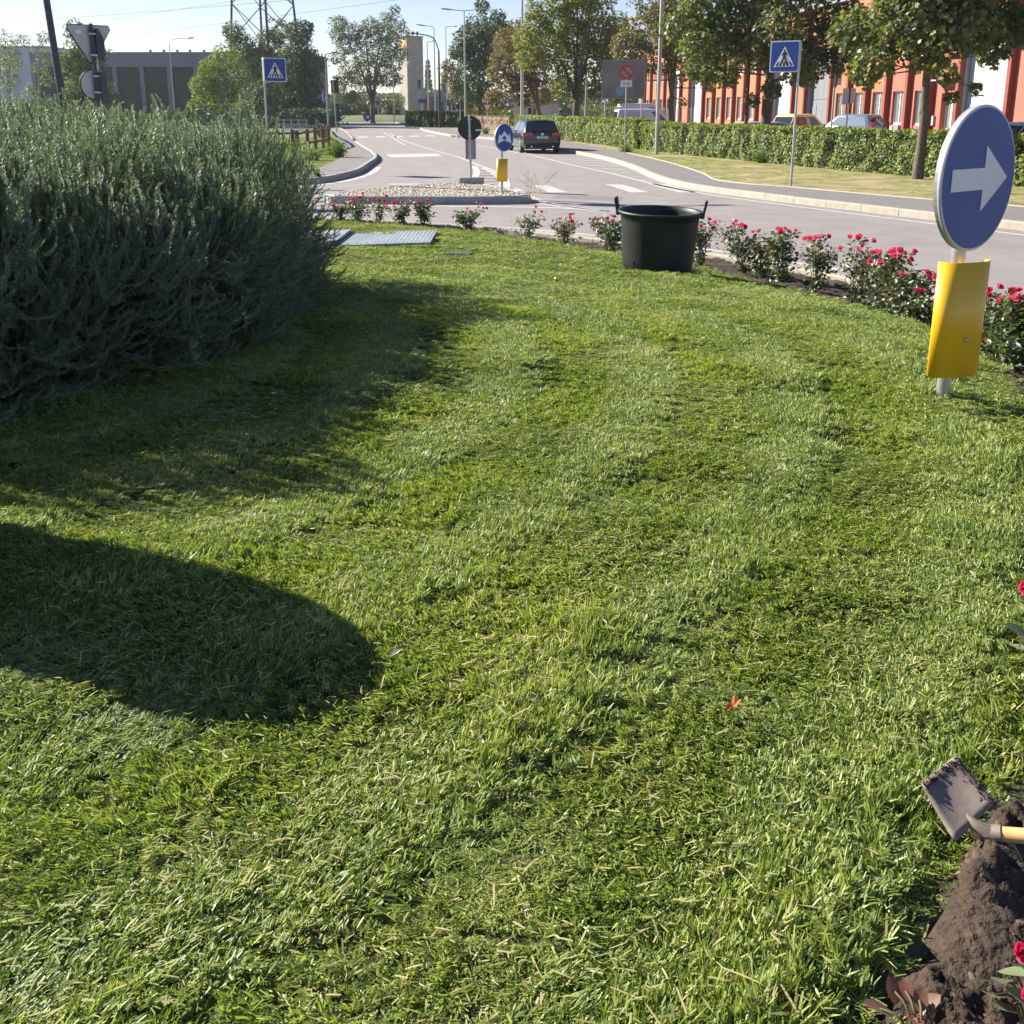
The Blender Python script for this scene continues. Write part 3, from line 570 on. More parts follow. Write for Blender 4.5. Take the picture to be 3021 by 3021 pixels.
def tree(label, base, clumps, lm, leaf=.14, cover=.75, shape=LEAF, trunk=.13, fork=None, spread=1.0, bark=None, group=None, twigs=0, cat_='tree', name='tree', gap=.34, flat=.85):
    TREESEED[0] += 1; r = np.random.RandomState(TREESEED[0]); rr = random.Random(TREESEED[0])
    root = empty(name, base, 0, label, cat_, group)
    zmin = min(c[1]-c[2] for c in clumps); fork = fork or max(.8, zmin*.9+.1); rad = max(abs(c[0])+c[2] for c in clumps)
    tb = MB(); x = y = 0; P = [(0,0,-.1)]; k = 4
    for i in range(1, k+1): P.append((rr.uniform(-.05,.05), rr.uniform(-.05,.05), fork*i/k))
    tb.tube(P, [trunk*1.35]+[trunk*(1.08-.09*i) for i in range(k)], 10)
    tb.build('trunk', bark or BARK, root)
    br = MB(); cc = []
    for c in clumps:
        dy = rr.uniform(-1, 1)*spread*rad*.62*(1-.5*min(1, abs(c[0])/rad)); cc.append((c[0], dy, c[1]-base[2], c[2]))
    f = Vector(P[-1]); nl = min(6, max(3, len(cc)//4)); L1 = []
    big = sorted(cc, key=lambda c: -c[3])[:nl]
    for c in big:
        mid = Vector((c[0]*.35, c[1]*.35, fork+(c[2]-fork)*.5)); end = Vector((c[0]*.85, c[1]*.85, c[2]))
        q = cat([tuple(f), tuple(mid), tuple(end)], 4); rads = [trunk*(.62-.48*i/(len(q)-1)) for i in range(len(q))]; br.tube(q, rads, 6); L1.append(q)
    for c in cc:
        e = Vector(c[:3]); best = min((p for q in L1 for p in q), key=lambda p: (Vector(p)-e).length + (.8 if p[2] > c[2] else 0))
        q = [best, tuple(Vector(best).lerp(e, .5)+Vector((0,0,-.05*c[3]))), tuple(e)]
        br.tube(q, [trunk*.22, trunk*.15, trunk*.06], 5)
        for j in range(2+twigs):
            a = Vector((rr.gauss(0,1), rr.gauss(0,1), rr.gauss(.5,.8))).normalized()*c[3]*(1.0+.35*(twigs > 0))
            br.tube([tuple(e), tuple(e+a*.5+Vector((0,0,.05))), tuple(e+a)], [trunk*.08, trunk*.05, trunk*.02], 4)
    br.build('limbs', bark or BARK, root)
    parts = []
    for c in cc:
        area = 4*math.pi*c[3]**2; n = int(area*cover*1.6/(leaf*leaf*.42)); d = r.randn(n, 3); d /= np.linalg.norm(d, axis=1, keepdims=True)
        rad_ = c[3]*(.45+.62*r.rand(n)**.6)*(1+.22*(vnoise(d[:,0]*3+c[0], d[:,1]*3+d[:,2]*2, .9)-.5)*2)
        Pt = np.array(c[:3]) + d*rad_[:,None]*np.array([1,1,flat])
        keep = vnoise(Pt[:,0]+Pt[:,1]*.6+base[0]*3, Pt[:,2]+Pt[:,1]*.3, .42*max(.6, c[3]*.8)) > gap*(.55+.45*r.rand(n))
        Pt = Pt[keep]; d = d[keep]; n = len(Pt)
        nn = d*.5 + np.array([0,0,.55]) + r.randn(n,3)*.55
        V, F = cloud(Pt, nn, leaf*(.7+.6*r.rand(n)), *shape, r)
        parts.append((V, F, np.repeat(np.clip(.12+.6*r.rand(n)+.25*r.rand()*1.0*(r.rand(n) > .3), 0, 1), len(shape[0]))))
    V, F, a = join(parts)
    npmesh('crown', V, F, lm, root, attr=a, kind='stuff')
    return root
ROW = 'trees in the row along the right-hand hedge'
CT1=[(-1.6,3.2,0.6),(-1.9,4.0,0.7),(-1.1,4.2,0.9),(-1.3,2.9,0.4),(-0.5,3.6,0.8),(-0.3,4.5,0.9),(0.4,4.0,0.8),(1.0,4.4,0.9),(1.7,3.8,0.6),(2.0,4.5,0.9),(1.5,3.4,0.4),(0.7,2.9,0.3),(0.6,2.3,0.2),(1.0,2.5,0.2),(2.3,4.1,0.6),(-1.0,5.4,1.1),(0.4,5.6,1.3),(1.5,5.4,1.1),(-0.2,6.5,1.3),(1.0,6.5,1.1),(0.1,7.3,1.0),(-1.8,2.8,0.3)]
CT2=[(-3.1,4.2,0.7),(-3.4,5.0,0.8),(-2.5,3.5,0.7),(-2.1,4.6,1.0),(-1.5,3.5,0.8),(-1.2,5.2,1.1),(-0.7,4.1,0.8),(-0.1,4.8,1.0),(0.6,3.5,0.7),(1.1,4.2,0.9),(1.6,3.3,0.6),(1.9,4.6,0.9),(2.6,5.2,0.9),(2.5,3.7,0.6),(-0.2,2.7,0.4),(-0.6,2.3,0.3),(2.9,4.2,0.5),(-2.6,5.8,1.0),(-0.9,6.5,1.4),(1.1,6.5,1.4),(0.1,7.6,1.4),(-1.7,7.5,1.2)]
CT3=[(-2.4,5.2,1.0),(-2.0,4.1,0.9),(-1.6,6.0,1.2),(-0.8,4.6,1.0),(-0.6,6.5,1.3),(-0.0,5.5,1.2),(0.6,4.1,0.9),(1.1,6.0,1.2),(-2.2,3.5,0.5),(1.5,3.8,0.7),(2.0,4.9,0.7),(-1.2,7.6,1.3),(0.5,7.6,1.3),(-0.4,8.7,1.3),(2.1,3.1,0.3),(0.8,2.4,0.3)]
CT4=[(-2.8,7.0,1.1),(-3.2,5.3,1.0),(-2.5,8.2,1.1),(-1.8,6.0,1.4),(-1.4,7.5,1.4),(-0.5,4.3,1.2),(-0.2,6.7,1.5),(0.0,8.4,1.5),(-1.0,3.4,0.8),(0.8,3.2,0.8),(1.1,5.3,1.4),(1.5,7.0,1.5),(1.9,3.9,0.9),(2.2,5.7,1.1),(2.5,7.4,1.1),(-1.1,9.4,1.3),(1.1,9.4,1.5),(-3.6,6.5,0.8),(2.6,2.9,0.7),(0.1,2.7,0.5)]
CT5=[(-3.5,4.7,0.9),(-2.9,5.9,1.1),(-2.5,7.1,1.2),(-1.4,7.9,1.2),(-1.8,5.1,1.3),(-2.5,3.7,1.0),(-0.8,6.3,1.3),(-1.2,3.9,1.2),(-0.1,4.7,1.2),(0.1,3.0,0.9),(-3.7,3.0,0.8),(-1.4,2.6,0.7),(1.0,3.7,0.8),(-3.3,2.2,0.4)]
CT6=[(0.4,11.7,0.8),(-0.2,9.9,1.6),(1.4,9.4,1.5),(-1.0,8.7,1.6),(2.5,9.7,1.1),(-1.8,7.7,1.3),(0.1,7.4,1.8),(2.2,7.7,1.5),(-1.3,5.9,1.5),(0.6,5.1,1.5),(-0.5,3.8,1.4),(1.1,6.9,1.5),(-1.9,4.3,1.0),(0.6,2.8,1.1),(-1.3,2.8,0.8),(-2.4,7.2,0.6),(1.9,10.9,0.8)]
CT7=[(-0.9,5.7,1.1),(-0.3,4.3,1.1),(-1.2,6.6,0.8),(0.6,3.5,0.8),(-0.6,2.9,0.7),(0.3,2.3,0.6),(1.2,2.0,0.6)]
CA=[(-0.6,4.2,1.6),(-0.1,2.5,1.4),(-1.3,2.3,1.1),(0.3,5.5,1.4),(1.3,7.1,1.6),(-0.7,6.3,1.0),(1.6,3.9,1.6)]
CB=[(0.2,9.0,1.7),(-0.2,10.4,1.3),(1.4,7.5,1.8),(0.6,5.2,2.0),(1.7,2.9,1.8),(-0.5,1.7,1.2)]
CC=[(0.4,9.4,1.7),(-0.4,7.0,2.1),(1.7,10.5,1.6),(0.7,4.7,2.2),(-0.3,2.3,1.9)]
CD=[(-0.2,10.1,1.4),(0.6,8.8,1.5),(-0.9,7.4,2.0),(1.1,6.8,1.7),(-0.5,5.1,2.1),(1.2,4.5,1.5),(-0.0,2.6,2.0),(1.4,2.3,1.2),(0.7,10.7,0.8)]
CP=[(-4.2,13.4,1.4),(-4.6,12.0,1.2),(-3.2,10.6,1.7),(-4.4,8.8,1.2),(-2.4,12.3,1.5),(-0.6,11.3,1.8),(0.2,13.0,1.5),(1.7,12.3,1.7),(3.5,13.4,1.5),(4.6,12.0,1.2),(2.7,10.6,1.8),(1.2,8.8,1.8),(-1.1,8.8,1.8),(-3.0,7.4,1.5),(3.0,8.1,1.5),(4.2,9.5,1.2),(-3.8,5.6,1.5),(-1.5,6.0,1.7),(0.7,6.0,1.5),(2.6,6.0,1.4),(-4.6,3.8,1.2),(-2.4,3.5,1.2),(3.7,6.0,0.9),(3.6,3.1,1.1),(2.1,14.4,0.9),(3.6,15.1,0.8)]
CL1=[(0.5,7.4,1.0),(1.0,6.1,1.0),(0.0,5.7,0.9),(1.4,7.6,0.6),(0.3,4.4,1.0),(-1.2,6.5,1.1)]
CL2=[(0.3,7.0,0.7),(0.9,7.9,0.6),(1.1,6.2,0.8),(0.4,5.3,0.8),(1.2,4.4,0.7),(-0.1,3.5,0.7)]
CL3=[(0.4,7.9,0.9),(0.9,7.3,0.9),(-0.2,6.7,0.9),(1.3,6.3,0.9),(0.1,5.5,1.2),(0.9,4.7,1.2),(-0.7,5.5,0.8),(1.2,3.8,1.1),(-0.1,3.4,1.2),(2.0,5.1,0.6),(-1.0,2.6,1.0),(1.3,2.6,0.9),(2.2,2.8,0.6)]
tree('green maple with a pale lower trunk in front of the hedge, beside the arrow sign', (11.17,28.7,.12), CT1, M_MAPLE, leaf=.15, cover=.62, shape=MAPLE, trunk=.125, fork=2.9, group=ROW, spread=.9)
tree('green maple behind the hedge, beside the right-hand pedestrian crossing sign', (9.89,41,.05), CT2, M_MAPLE, leaf=.155, cover=.60, shape=MAPLE, trunk=.20, fork=3.0, group=ROW, spread=.9)
tree('brownish maple rising behind the tall grey lamp post', (8.7,58,.05), CT3, M_BROWN, leaf=.17, cover=.55, shape=LEAF2, trunk=.20, fork=2.6, group=ROW)
tree('tall yellow-green tree behind the black car, forking low', (4.43,73,.11), CT4, M_YELLOW, leaf=.19, cover=.62, shape=LEAF2, trunk=.28, fork=2.3, group=ROW)
tree('olive brown tree just left of the yellow-green one, over the picket fence', (2.2,86,.11), CT5, M_BROWN, leaf=.20, cover=.66, shape=LEAF2, trunk=.26, fork=1.6, group=ROW)
tree('tallest dark green tree, far down the right side of the road', (-3.31,108,.11), CT6, M_DARK, leaf=.25, cover=.72, trunk=.30, fork=2.0, group=ROW, gap=.36)
tree('small brownish tree by the far clipped hedge, left of the dark green tree', (-6.02,120,.11), CT7, M_BROWN, leaf=.22, cover=.6, trunk=.14, fork=2.0, group=ROW)
LG = 'trees of the thicket behind the pylon'
tree('bright yellow-green tree at the left end of the thicket', (-31.53,112,0), CA, M_BRIGHT, leaf=.26, cover=.6, trunk=.16, fork=1.2, group=LG)
tree('green tree seen through the left leg of the pylon', (-31.28,122,0), CB, M_FAR, leaf=.26, cover=.66, trunk=.22, fork=2.5, group=LG)
tree('leafy tree seen through the middle of the pylon', (-28.25,124,0), CC, M_FAR, leaf=.26, cover=.66, trunk=.24, fork=2.5, group=LG)
tree('dark dense tree at the right end of the thicket, by the road', (-23.33,118,0), CD, M_DARK, leaf=.26, cover=.72, trunk=.26, fork=2.0, group=LG)
tree('low dark bush tree under the pylon', (-27.2,116,0), [(-1.6,1.6,1.6),(0,2.2,1.8),(1.6,1.8,1.6),(3,1.4,1.2),(0.4,3.8,1.5)], M_DARK, leaf=.26, cover=.7, trunk=.14, fork=.6, group=LG)
tree('tall spreading willow with bare grey top twigs beside the tower', (-19.79,150,0), CP, M_FAR, leaf=.27, cover=.48, trunk=.34, fork=2.4, twigs=2, spread=.8)
FL = 'trees at the far left before the grey building'
tree('thin pale poplar at the left edge of the picture', (-42.63,90,0), CL1, M_PALE, leaf=.16, cover=.27, trunk=.12, fork=3.0, twigs=4, group=FL, bark=BARKL)
tree('thin pale poplar standing left of the leaning lamp post', (-40.99,92,0), CL2, M_PALE, leaf=.16, cover=.30, trunk=.10, fork=2.8, twigs=4, group=FL, bark=BARKL)
tree('dense green tree between the leaning lamp post and the triangular sign', (-34.46,85,0), CL3, M_FAR, leaf=.20, cover=.6, trunk=.16, fork=2.0, group=FL)
tree('low bush beneath the far left poplars', (-39,84,0), [(-3,1.2,1.4),(-1,1.6,1.3),(1,1.3,1.4),(3,1.6,1.4),(-5,1.5,1.4)], M_FAR, leaf=.2, cover=.6, trunk=.08, fork=.5, cat_='bush', name='bush', group=FL)
for i, (x, y, h) in enumerate([(-23.6,300,13.5),(-19.5,305,10),(-15.6,300,9.5)]):
    tree(['narrow poplar on the skyline just right of the tower','shorter poplar on the skyline between the thin lamp posts','poplar on the skyline left of the black post'][i], (x,y,0), [(0,2+k*(h-2)/5,1.6-.18*k) for k in np.arange(0,6,.55)], M_FAR, leaf=.5, cover=2.2, trunk=.2, fork=1.5, group='poplars on the skyline', spread=.4)
# distant woodland mass and scrub
def mass(name, label, line, h0, h1, depth, leafs, n, mt, base=0.0, seed=5):
    r = np.random.RandomState(seed); P = np.array(resample(line, .5)); i = r.randint(0, len(P), n); X = P[i,0]+r.randn(n)*.6; Y = P[i,1]+(r.rand(n)-.5)*depth
    hh = h0+(h1-h0)*(.35*vnoise(X, Y*0, 4.0)+.65*vnoise(X+31, Y*0, 1.9)); Z = base+hh*r.rand(n)**.6
    nn = np.stack([r.randn(n)*.6, -1+r.randn(n)*.6, .6+r.randn(n)*.5], 1)
    V, F = cloud(np.stack([X,Y,Z],1), nn, leafs*(.6+.8*r.rand(n)), *LEAF, r)
    return npmesh(name, V, F, mt, attr=np.repeat(r.rand(n)*.9, 4), kind='stuff', label=label)
mass('distant_woodland', 'hazy belt of trees closing the horizon', [(-150,235),(-60,240),(0,236),(60,230)], 3.5, 7.5, 10, 1.1, 12000, M_FAR, seed=5)
mass('roadside_scrub', 'dark scrub and creepers behind the far junction', [(-40,196),(-24,194),(-21.5,192)], 1.6, 4.2, 4, .5, 6000, M_DARK, seed=6)
mass('left_scrub', 'dark undergrowth below the thicket', [(-48,110),(-36,108),(-26,106),(-19.5,109),(-20,116)], .8, 2.6, 4, .3, 12000, M_DARK, seed=7)
mass('right_scrub', 'light green bushes beyond the row of trees', [(-6,128),(2,118),(8,112),(14,104)], 1.2, 3.0, 3, .3, 9000, M_YELLOW, seed=8)
mass('left_field_bushes', 'bushes in front of the grey building', [(-70,92),(-50,95),(-37,98)], .8, 2.8, 4, .3, 9000, M_FAR, seed=9)

# ------------------------------------------------------------------ hedges
M_HEDGE = leafmat('hedge_leaves', [(0,(.05,.085,.010)),(.35,(.12,.175,.018)),(.65,(.21,.26,.035)),(.86,(.31,.33,.07)),(1,(.34,.18,.08))], transl=.42, patch=1.1, pamt=.14, gloss=.14, rough=.35, second=.07, s2=5)
HCORE = mat('hedge_twigs', (.018,.020,.010), .95, var=.4, vs=6)
def hedge(name, label, line, depth, h, z0, leaf, dens, seed, mt=M_HEDGE, cat_='hedge', group=None, noise_a=.16):
    P = resample(cat(line, 6), .5); b = offset(P, -depth); root = empty(name, (P[0][0], P[0][1], z0), 0, label, cat_, group)
    o = (P[0][0], P[0][1], z0); ins = .24; a1 = offset(P, -ins); b1 = offset(P, -(depth-ins)); hb = h-.14
    mb = MB(); A3 = lambda Q, z: [(p[0],p[1],z) for p in Q]
    mb.strip(A3(a1, z0), A3(a1, z0+hb)); mb.strip(A3(a1, z0+hb), A3(b1, z0+hb)); mb.strip(A3(b1, z0+hb), A3(b1, z0))
    for k in (0, -1): mb.add([(*a1[k][:2], z0), (*b1[k][:2], z0), (*b1[k][:2], z0+hb), (*a1[k][:2], z0+hb)], [(0,1,2,3)])
    mb.build('twig_core', HCORE, root, o)
    r = np.random.RandomState(seed); Lg = len(P)*.5; parts = []; PA = np.array(P); PB = np.array(b); T = np.gradient(PA, axis=0); T /= np.linalg.norm(T, axis=1, keepdims=True)
    Nf = np.stack([-T[:,1], T[:,0]], 1)      # towards the front (left of the line)
    for face, area in (('f', Lg*h), ('t', Lg*depth), ('b', Lg*h*.25), ('e', depth*h*2)):
        n = int(area*dens); q = r.rand(n)*(len(P)-1.001); i = q.astype(int); f = (q-i)[:,None]; s = r.rand(n)
        A_ = PA[i]*(1-f)+PA[i+1]*f; B_ = PB[i]*(1-f)+PB[i+1]*f; nf = Nf[i]
        if face == 'e': k = r.rand(n) < .5; A_ = np.where(k[:,None], PA[0], PA[-1]); B_ = np.where(k[:,None], PB[0], PB[-1]); w_ = r.rand(n)[:,None]; XY = A_*(1-w_)+B_*w_; Z = z0+s*h; tt = np.where(k[:,None], -T[0], T[-1]); nn = np.concatenate([tt, np.zeros((n,1))], 1); XY = XY - tt*(.12*r.rand(n)[:,None])
        elif face == 't': XY = A_*(1-s[:,None])+B_*s[:,None]; Z = z0+h+(vnoise(XY[:,0], XY[:,1], .5)-.5)*noise_a*.8-.07*r.rand(n)-.05*(np.abs(s-.5) > .42); nn = np.tile([0,0,1.], (n,1))
        else:
            sg = 1 if face == 'f' else -1; base_ = A_ if face == 'f' else B_; Z = z0+s*h
            bul = -.16*(r.rand(n) < .22) + (vnoise(q*.5, Z, .33)-.5)*noise_a*2.1 - .10*r.rand(n) - .07*np.abs(s-.5)
            XY = base_ + nf*sg*bul[:,None]; nn = np.concatenate([nf*sg, np.full((n,1), .25)], 1)
        dark = vnoise(q*.5*1.3, Z*1.6+seed, .30) > .86
        keep = ~dark; XY = XY[keep]; Z = Z[keep]; nn = nn[keep]; n = len(XY)
        nn = nn*.9 + np.array([-.15,-.1,.25]) + r.randn(n,3)*.45
        V, F = cloud(np.concatenate([XY, Z[:,None]], 1), nn, leaf*(.6+.7*r.rand(n)), *LEAF, r)
        at = np.clip(.15+.6*r.rand(n), 0, 1); at[r.rand(n) < .02] = 1
        parts.append((V, F, np.repeat(at, 4)))
    V, F, a = join(parts); npmesh('foliage', V, F, mt, root, attr=a, origin=o, kind='stuff'); return root
HL = [(14.6,17.5),(13.7,21),(12.7,25),(11.6,29.4),(10.2,33),(8.9,38),(7.4,43),(5.9,49.5)]
hedge('hedge', 'long clipped hedge along the right-hand verge from the big arrow sign to the billboard', [(20.5,4),(18,9.5),(15.8,14.5)]+HL, .95, 1.28, .12, .085, 560, 3)
hedge('hedge', 'far end of the clipped hedge, right behind the black car', [(5.8,50),(4.4,58),(2.9,65),(1.6,72),(.3,80)], .95, 1.40, .12, .11, 300, 4)
for i, (x0, y0, x1, y1, hh) in enumerate([(-11.6,113.5,-9.9,112.2,1.7),(-9.6,112,-8.8,111.2,1.65),(-8.5,111,-7.4,110,1.6),(-6.9,108.6,-5.2,107.4,1.65)]):
    hedge('hedge_block', ['bright clipped hedge block at the left end of the far row','narrow clipped hedge block next to the bright one','clipped hedge block just left of the black post','dark clipped hedge block right of the black post'][i], [(x1,y1),((x0+x1)/2,(y0+y1)/2),(x0,y0)], .9, hh, .11, .16, 260, 30+i, M_BRIGHT if i < 3 else M_DARK, 'hedge', 'clipped hedge blocks at the far bend', .1)

# ------------------------------------------------------------------ the large rosemary shrub
LOBES = [(-3.0,5.15,.80,1.50,1.25,1.10),(-2.45,6.9,.75,1.10,1.6,1.12),(-4.4,6.6,.8,2.2,2.2,1.24),(-3.0,4.35,.80,1.20,.88,1.12),(-4.85,4.2,.8,1.95,1.38,1.19),(-3.5,8.6,.6,1.8,1.4,1.30),(-6.6,7.4,.8,2.0,2.4,1.28),(-2.15,5.7,.80,.85,1.0,.86)]
SUP = 3.2
def sup(v): return (abs(v[0])**SUP+abs(v[1])**SUP+abs(v[2])**SUP)**(1/SUP)
sh = empty('rosemary_shrub', (-3.6,5.9,.8), 0, 'large grey-green rosemary shrub sprawling over the lawn at the left', 'shrub')
core = MB()
for cx, cy, cz, rx, ry, rz_ in LOBES:
    ico = []
    prof = [(math.sin(t)*.78, -math.cos(t)*.78) for t in [math.pi*k/9 for k in range(10)]]
    n0 = len(core.v); core.lathe(prof, 18); core.v[n0:] = [(cx+v[0]*rx*q, cy+v[1]*ry*q, cz+v[2]*rz_*q) for v, q in ((v, .78/max(.001, sup(v))) for v in core.v[n0:])]
core.build('branch_core', mat('shrub_inner_wood', (.016,.018,.012), .95, var=.4, vs=10), sh, (-3.6,5.9,.8))
SPR = bpy.data.collections.new('rosemary_sprigs')
M_ROS = leafmat('rosemary_needles', [(0,(.045,.082,.048)),(.45,(.13,.185,.105)),(.8,(.29,.345,.21)),(1,(.44,.48,.31))], transl=.22, patch=1.3, pamt=.12, gloss=.30, rough=.42, tcol=(1.1,1.2,.7))
def sprig(i, L, bend, nn, nl):
    r = np.random.RandomState(300+i); t = np.linspace(0, 1, 9); ang = bend*t**1.3; dz = np.cos(ang); dx = np.sin(ang)
    S = np.concatenate([[[0,0,0]], np.cumsum(np.stack([dx[:-1], np.zeros(8), dz[:-1]],1)*L/8, 0)])
    tt = np.sort(r.rand(nn)**.85)*.98+.02; k = np.minimum((tt*8).astype(int), 7); f = (tt*8-k)[:,None]; B = S[k]*(1-f)+S[k+1]*f
    D = S[k+1]-S[k]; D /= np.linalg.norm(D, axis=1, keepdims=True); a = np.arange(nn)*2.4+r.rand(nn)*.8
    U = np.stack([D[:,2], np.zeros(nn), -D[:,0]], 1); W = np.cross(D, U); rad = U*np.cos(a)[:,None]+W*np.sin(a)[:,None]
    sp = (1.15-.65*tt)[:,None]; dr = D*np.cos(sp)+rad*np.sin(sp); ln = nl*(.75+.5*r.rand(nn))*(1-.35*tt)
    side = np.cross(dr, rad); side /= np.linalg.norm(side, axis=1, keepdims=True)+1e-9; wd = .0016+.0007*r.rand(nn)
    V = np.zeros((nn,4,3)); V[:,0] = B-side*wd[:,None]*.6; V[:,1] = B+side*wd[:,None]*.6; tip = B+dr*ln[:,None]; V[:,2] = tip+side*wd[:,None]*.9; V[:,3] = tip-side*wd[:,None]*.9
    F = (np.arange(nn)*4)[:,None]+np.array([0,1,2,3]); A_ = np.repeat(np.clip(.15+.5*r.rand(nn)+.25*tt, 0, 1), 4)
    sv = []; sf = []
    for j, p in enumerate(S):
        w_ = .0022*(1-.6*j/8)
        for q in range(3): sv.append((p[0]+w_*math.cos(q*2.094), w_*math.sin(q*2.094), p[2]))
    for j in range(8):
        for q in range(3): sf.append((j*3+q, j*3+(q+1) % 3, (j+1)*3+(q+1) % 3, (j+1)*3+q))
    V2, F2, A2 = join([(V.reshape(-1,3), F, A_), (np.array(sv), np.array(sf), np.full(len(sv), .25))])
    o = npmesh('rosemary_sprig_%d' % i, V2, F2, M_ROS, attr=A2, link=False); SPR.objects.link(o)
for i in range(4): sprig(i, .14+.02*i, .3+.28*i, 110, .0215)
for i in range(4, 8): sprig(i, .14+.017*i, .8+.2*(i-4), 125, .0205)
P = []; Rr = []; Sc = []; Ix = []; r_ = random.Random(5)
def shrub_points(lobes, dens, zmin, seed, sc0=1.0, se=True):
    r_ = random.Random(seed); P = []; Rr = []; Sc = []; Ix = []
    for li, (cx, cy, cz, rx, ry, rz_) in enumerate(lobes):
        n = int(4*math.pi*((rx*ry)**1.6/3+(rx*rz_)**1.6/3+(ry*rz_)**1.6/3)**(1/1.6)*dens)
        for _ in range(n):
            d = Vector((r_.gauss(0,1), r_.gauss(0,1), r_.gauss(0,1))).normalized(); k = r_.uniform(.80, .99)/(sup(d) if se else 1)
            nb = (mnoise.noise(Vector((d.x*2.6+li*7, d.y*2.6, d.z*2.6)))*.17 + mnoise.noise(Vector((d.x*7+li*3, d.y*7, d.z*7)))*.09); k += nb
            p = Vector((cx+d.x*rx*k, cy+d.y*ry*k, cz+d.z*rz_*k))
            if p.z < zmin: continue
            if any(j != li and sup(((p.x-l[0])/l[3],(p.y-l[1])/l[4],(p.z-l[2])/l[5])) < .80 for j, l in enumerate(lobes)): continue
            if p.y > 8.3 and p.z < 1.2 and seed == 5: continue
            nrm = Vector((math.copysign(abs(d.x)**1.9, d.x)/rx, math.copysign(abs(d.y)**1.9, d.y)/ry, math.copysign(abs(d.z)**1.9, d.z)/rz_)).normalized() if se else d.copy(); up = max(0, nrm.z)
            if nrm.z > .45 or r_.random() < .25:
                dr = nrm*.55+Vector((0,0,.9))+Vector((.12,-.05,0))+Vector((r_.gauss(0,.28), r_.gauss(0,.28), r_.gauss(0,.2)))+Vector((mnoise.noise(p*2.3), mnoise.noise(p*2.3+Vector((9,4,2))), -.3*abs(mnoise.noise(p*1.7))))*1.5; ix = r_.randrange(0, 4); s = r_.uniform(.65, 1.15)
                if r_.random() < .05: s *= 1.5
            else:
                dr = nrm*1.0+Vector((0,0,-.35+.6*up))+Vector((r_.gauss(0,.3), r_.gauss(0,.3), r_.gauss(0,.25)))+Vector((mnoise.noise(p*3.1), mnoise.noise(p*3.1+Vector((5,1,7))), mnoise.noise(p*2.1)*.8))*1.2; ix = r_.randrange(4, 8); s = r_.uniform(.6, 1.1)
            z = dr.normalized(); x = (Vector((0,0,1))+Vector((r_.gauss(0,.3), r_.gauss(0,.3), 0))); x = (x-z*x.dot(z)); x = x.normalized() if x.length > 1e-3 else Vector((1,0,0)); y_ = z.cross(x)
            e = Matrix((x, y_, z)).transposed().to_euler()
            P.append(tuple(p-z*.05)); Rr.append(tuple(e)); Sc.append((s*sc0,)*3); Ix.append(ix)
    return P, Rr, Sc, Ix
P, Rr, Sc, Ix = shrub_points(LOBES, 520, .70, 5)
scatter('foliage', np.array(P)-np.array([-3.6,5.9,.8]), Rr, Sc, Ix, SPR, M_ROS, sh, 'rosemary_scatter', kind='stuff')
# unseen stand-in plant added off to the left to cast the rounded shade
s2 = empty('rosemary_shrub', (-1.76,2.70,.8), 0, 'unseen stand-in shrub added past the left edge to cast the rounded shade', 'shrub')
L2_ = [(-1.76,2.66,1.18,.34,.29,.52),(-1.78,2.72,1.45,.31,.29,.34)]
c2 = MB()
for cx, cy, cz, rx, ry, rz_ in L2_: c2.lathe([(math.sin(t)*.93, -math.cos(t)*.93) for t in [math.pi*k/10 for k in range(11)]], 20, Matrix.Translation((cx,cy,cz)) @ Matrix.Diagonal((rx,ry,rz_,1)))
c2.build('branch_core', HCORE, s2, (-1.76,2.70,.8))
P, Rr, Sc, Ix = shrub_points(L2_, 420, .85, 9, .3, False)
scatter('foliage', np.array(P)-np.array([-1.76,2.70,.8]), Rr, Sc, Ix, SPR, M_ROS, s2, 'shade_shrub_scatter', kind='stuff')

# ------------------------------------------------------------------ roses
M_ROSL = leafmat('rose_leaves', [(0,(.045,.075,.03)),(.5,(.11,.15,.065)),(.72,(.18,.22,.10)),(.84,(.20,.10,.06)),(1,(.20,.055,.045))], transl=.3, patch=3, pamt=.06, gloss=.4, rough=.35)
PET = leafmat('rose_petals', [(0,(.58,.03,.12)),(.5,(.72,.085,.22)),(1,(.82,.24,.38))], transl=.35, patch=2, pamt=.05, gloss=.1, tcol=(1.1,.6,.7))
STEM = mat('rose_stem', (.07,.09,.035), .7, col2=(.13,.07,.04), vs=20)
def flower_mesh():
    mb = []; r = random.Random(3); vs = []; fs = []; at = []
    for ringi, (n, tilt, ln, wd, z) in enumerate([(6, .45, .036, .034, 0), (5, .95, .030, .030, .003), (4, 1.3, .022, .022, .006)]):
        for k in range(n):
            a = 2*math.pi*k/n + ringi*.5 + r.uniform(-.15,.15); ca, sa = math.cos(a), math.sin(a); t = tilt+r.uniform(-.2,.2); n0 = len(vs)
            rows = [(.0, .25, 0), (.5, 1.0, .12), (1.0, .75, .30)]
            for q, wq, cu in rows:
                d = q*ln; h = math.sin(t+cu)*d; rr_ = math.cos(t+cu*.6)*d
                for s in (-1, 0, 1):
                    off = s*wq*wd/2; x = rr_*ca - off*sa; y = rr_*sa + off*ca; vs.append((x, y, z+h+(.006 if s else 0)*q))
            for i in range(2):
                for j in range(2): fs.append((n0+i*3+j, n0+i*3+j+1, n0+(i+1)*3+j+1, n0+(i+1)*3+j))
            at += [r.uniform(0,1)]*9
    return vs, fs, at
_fv, _ff, _fa = flower_mesh(); _fm = npmesh('flower', _fv, _ff, PET, attr=_fa, link=False).data
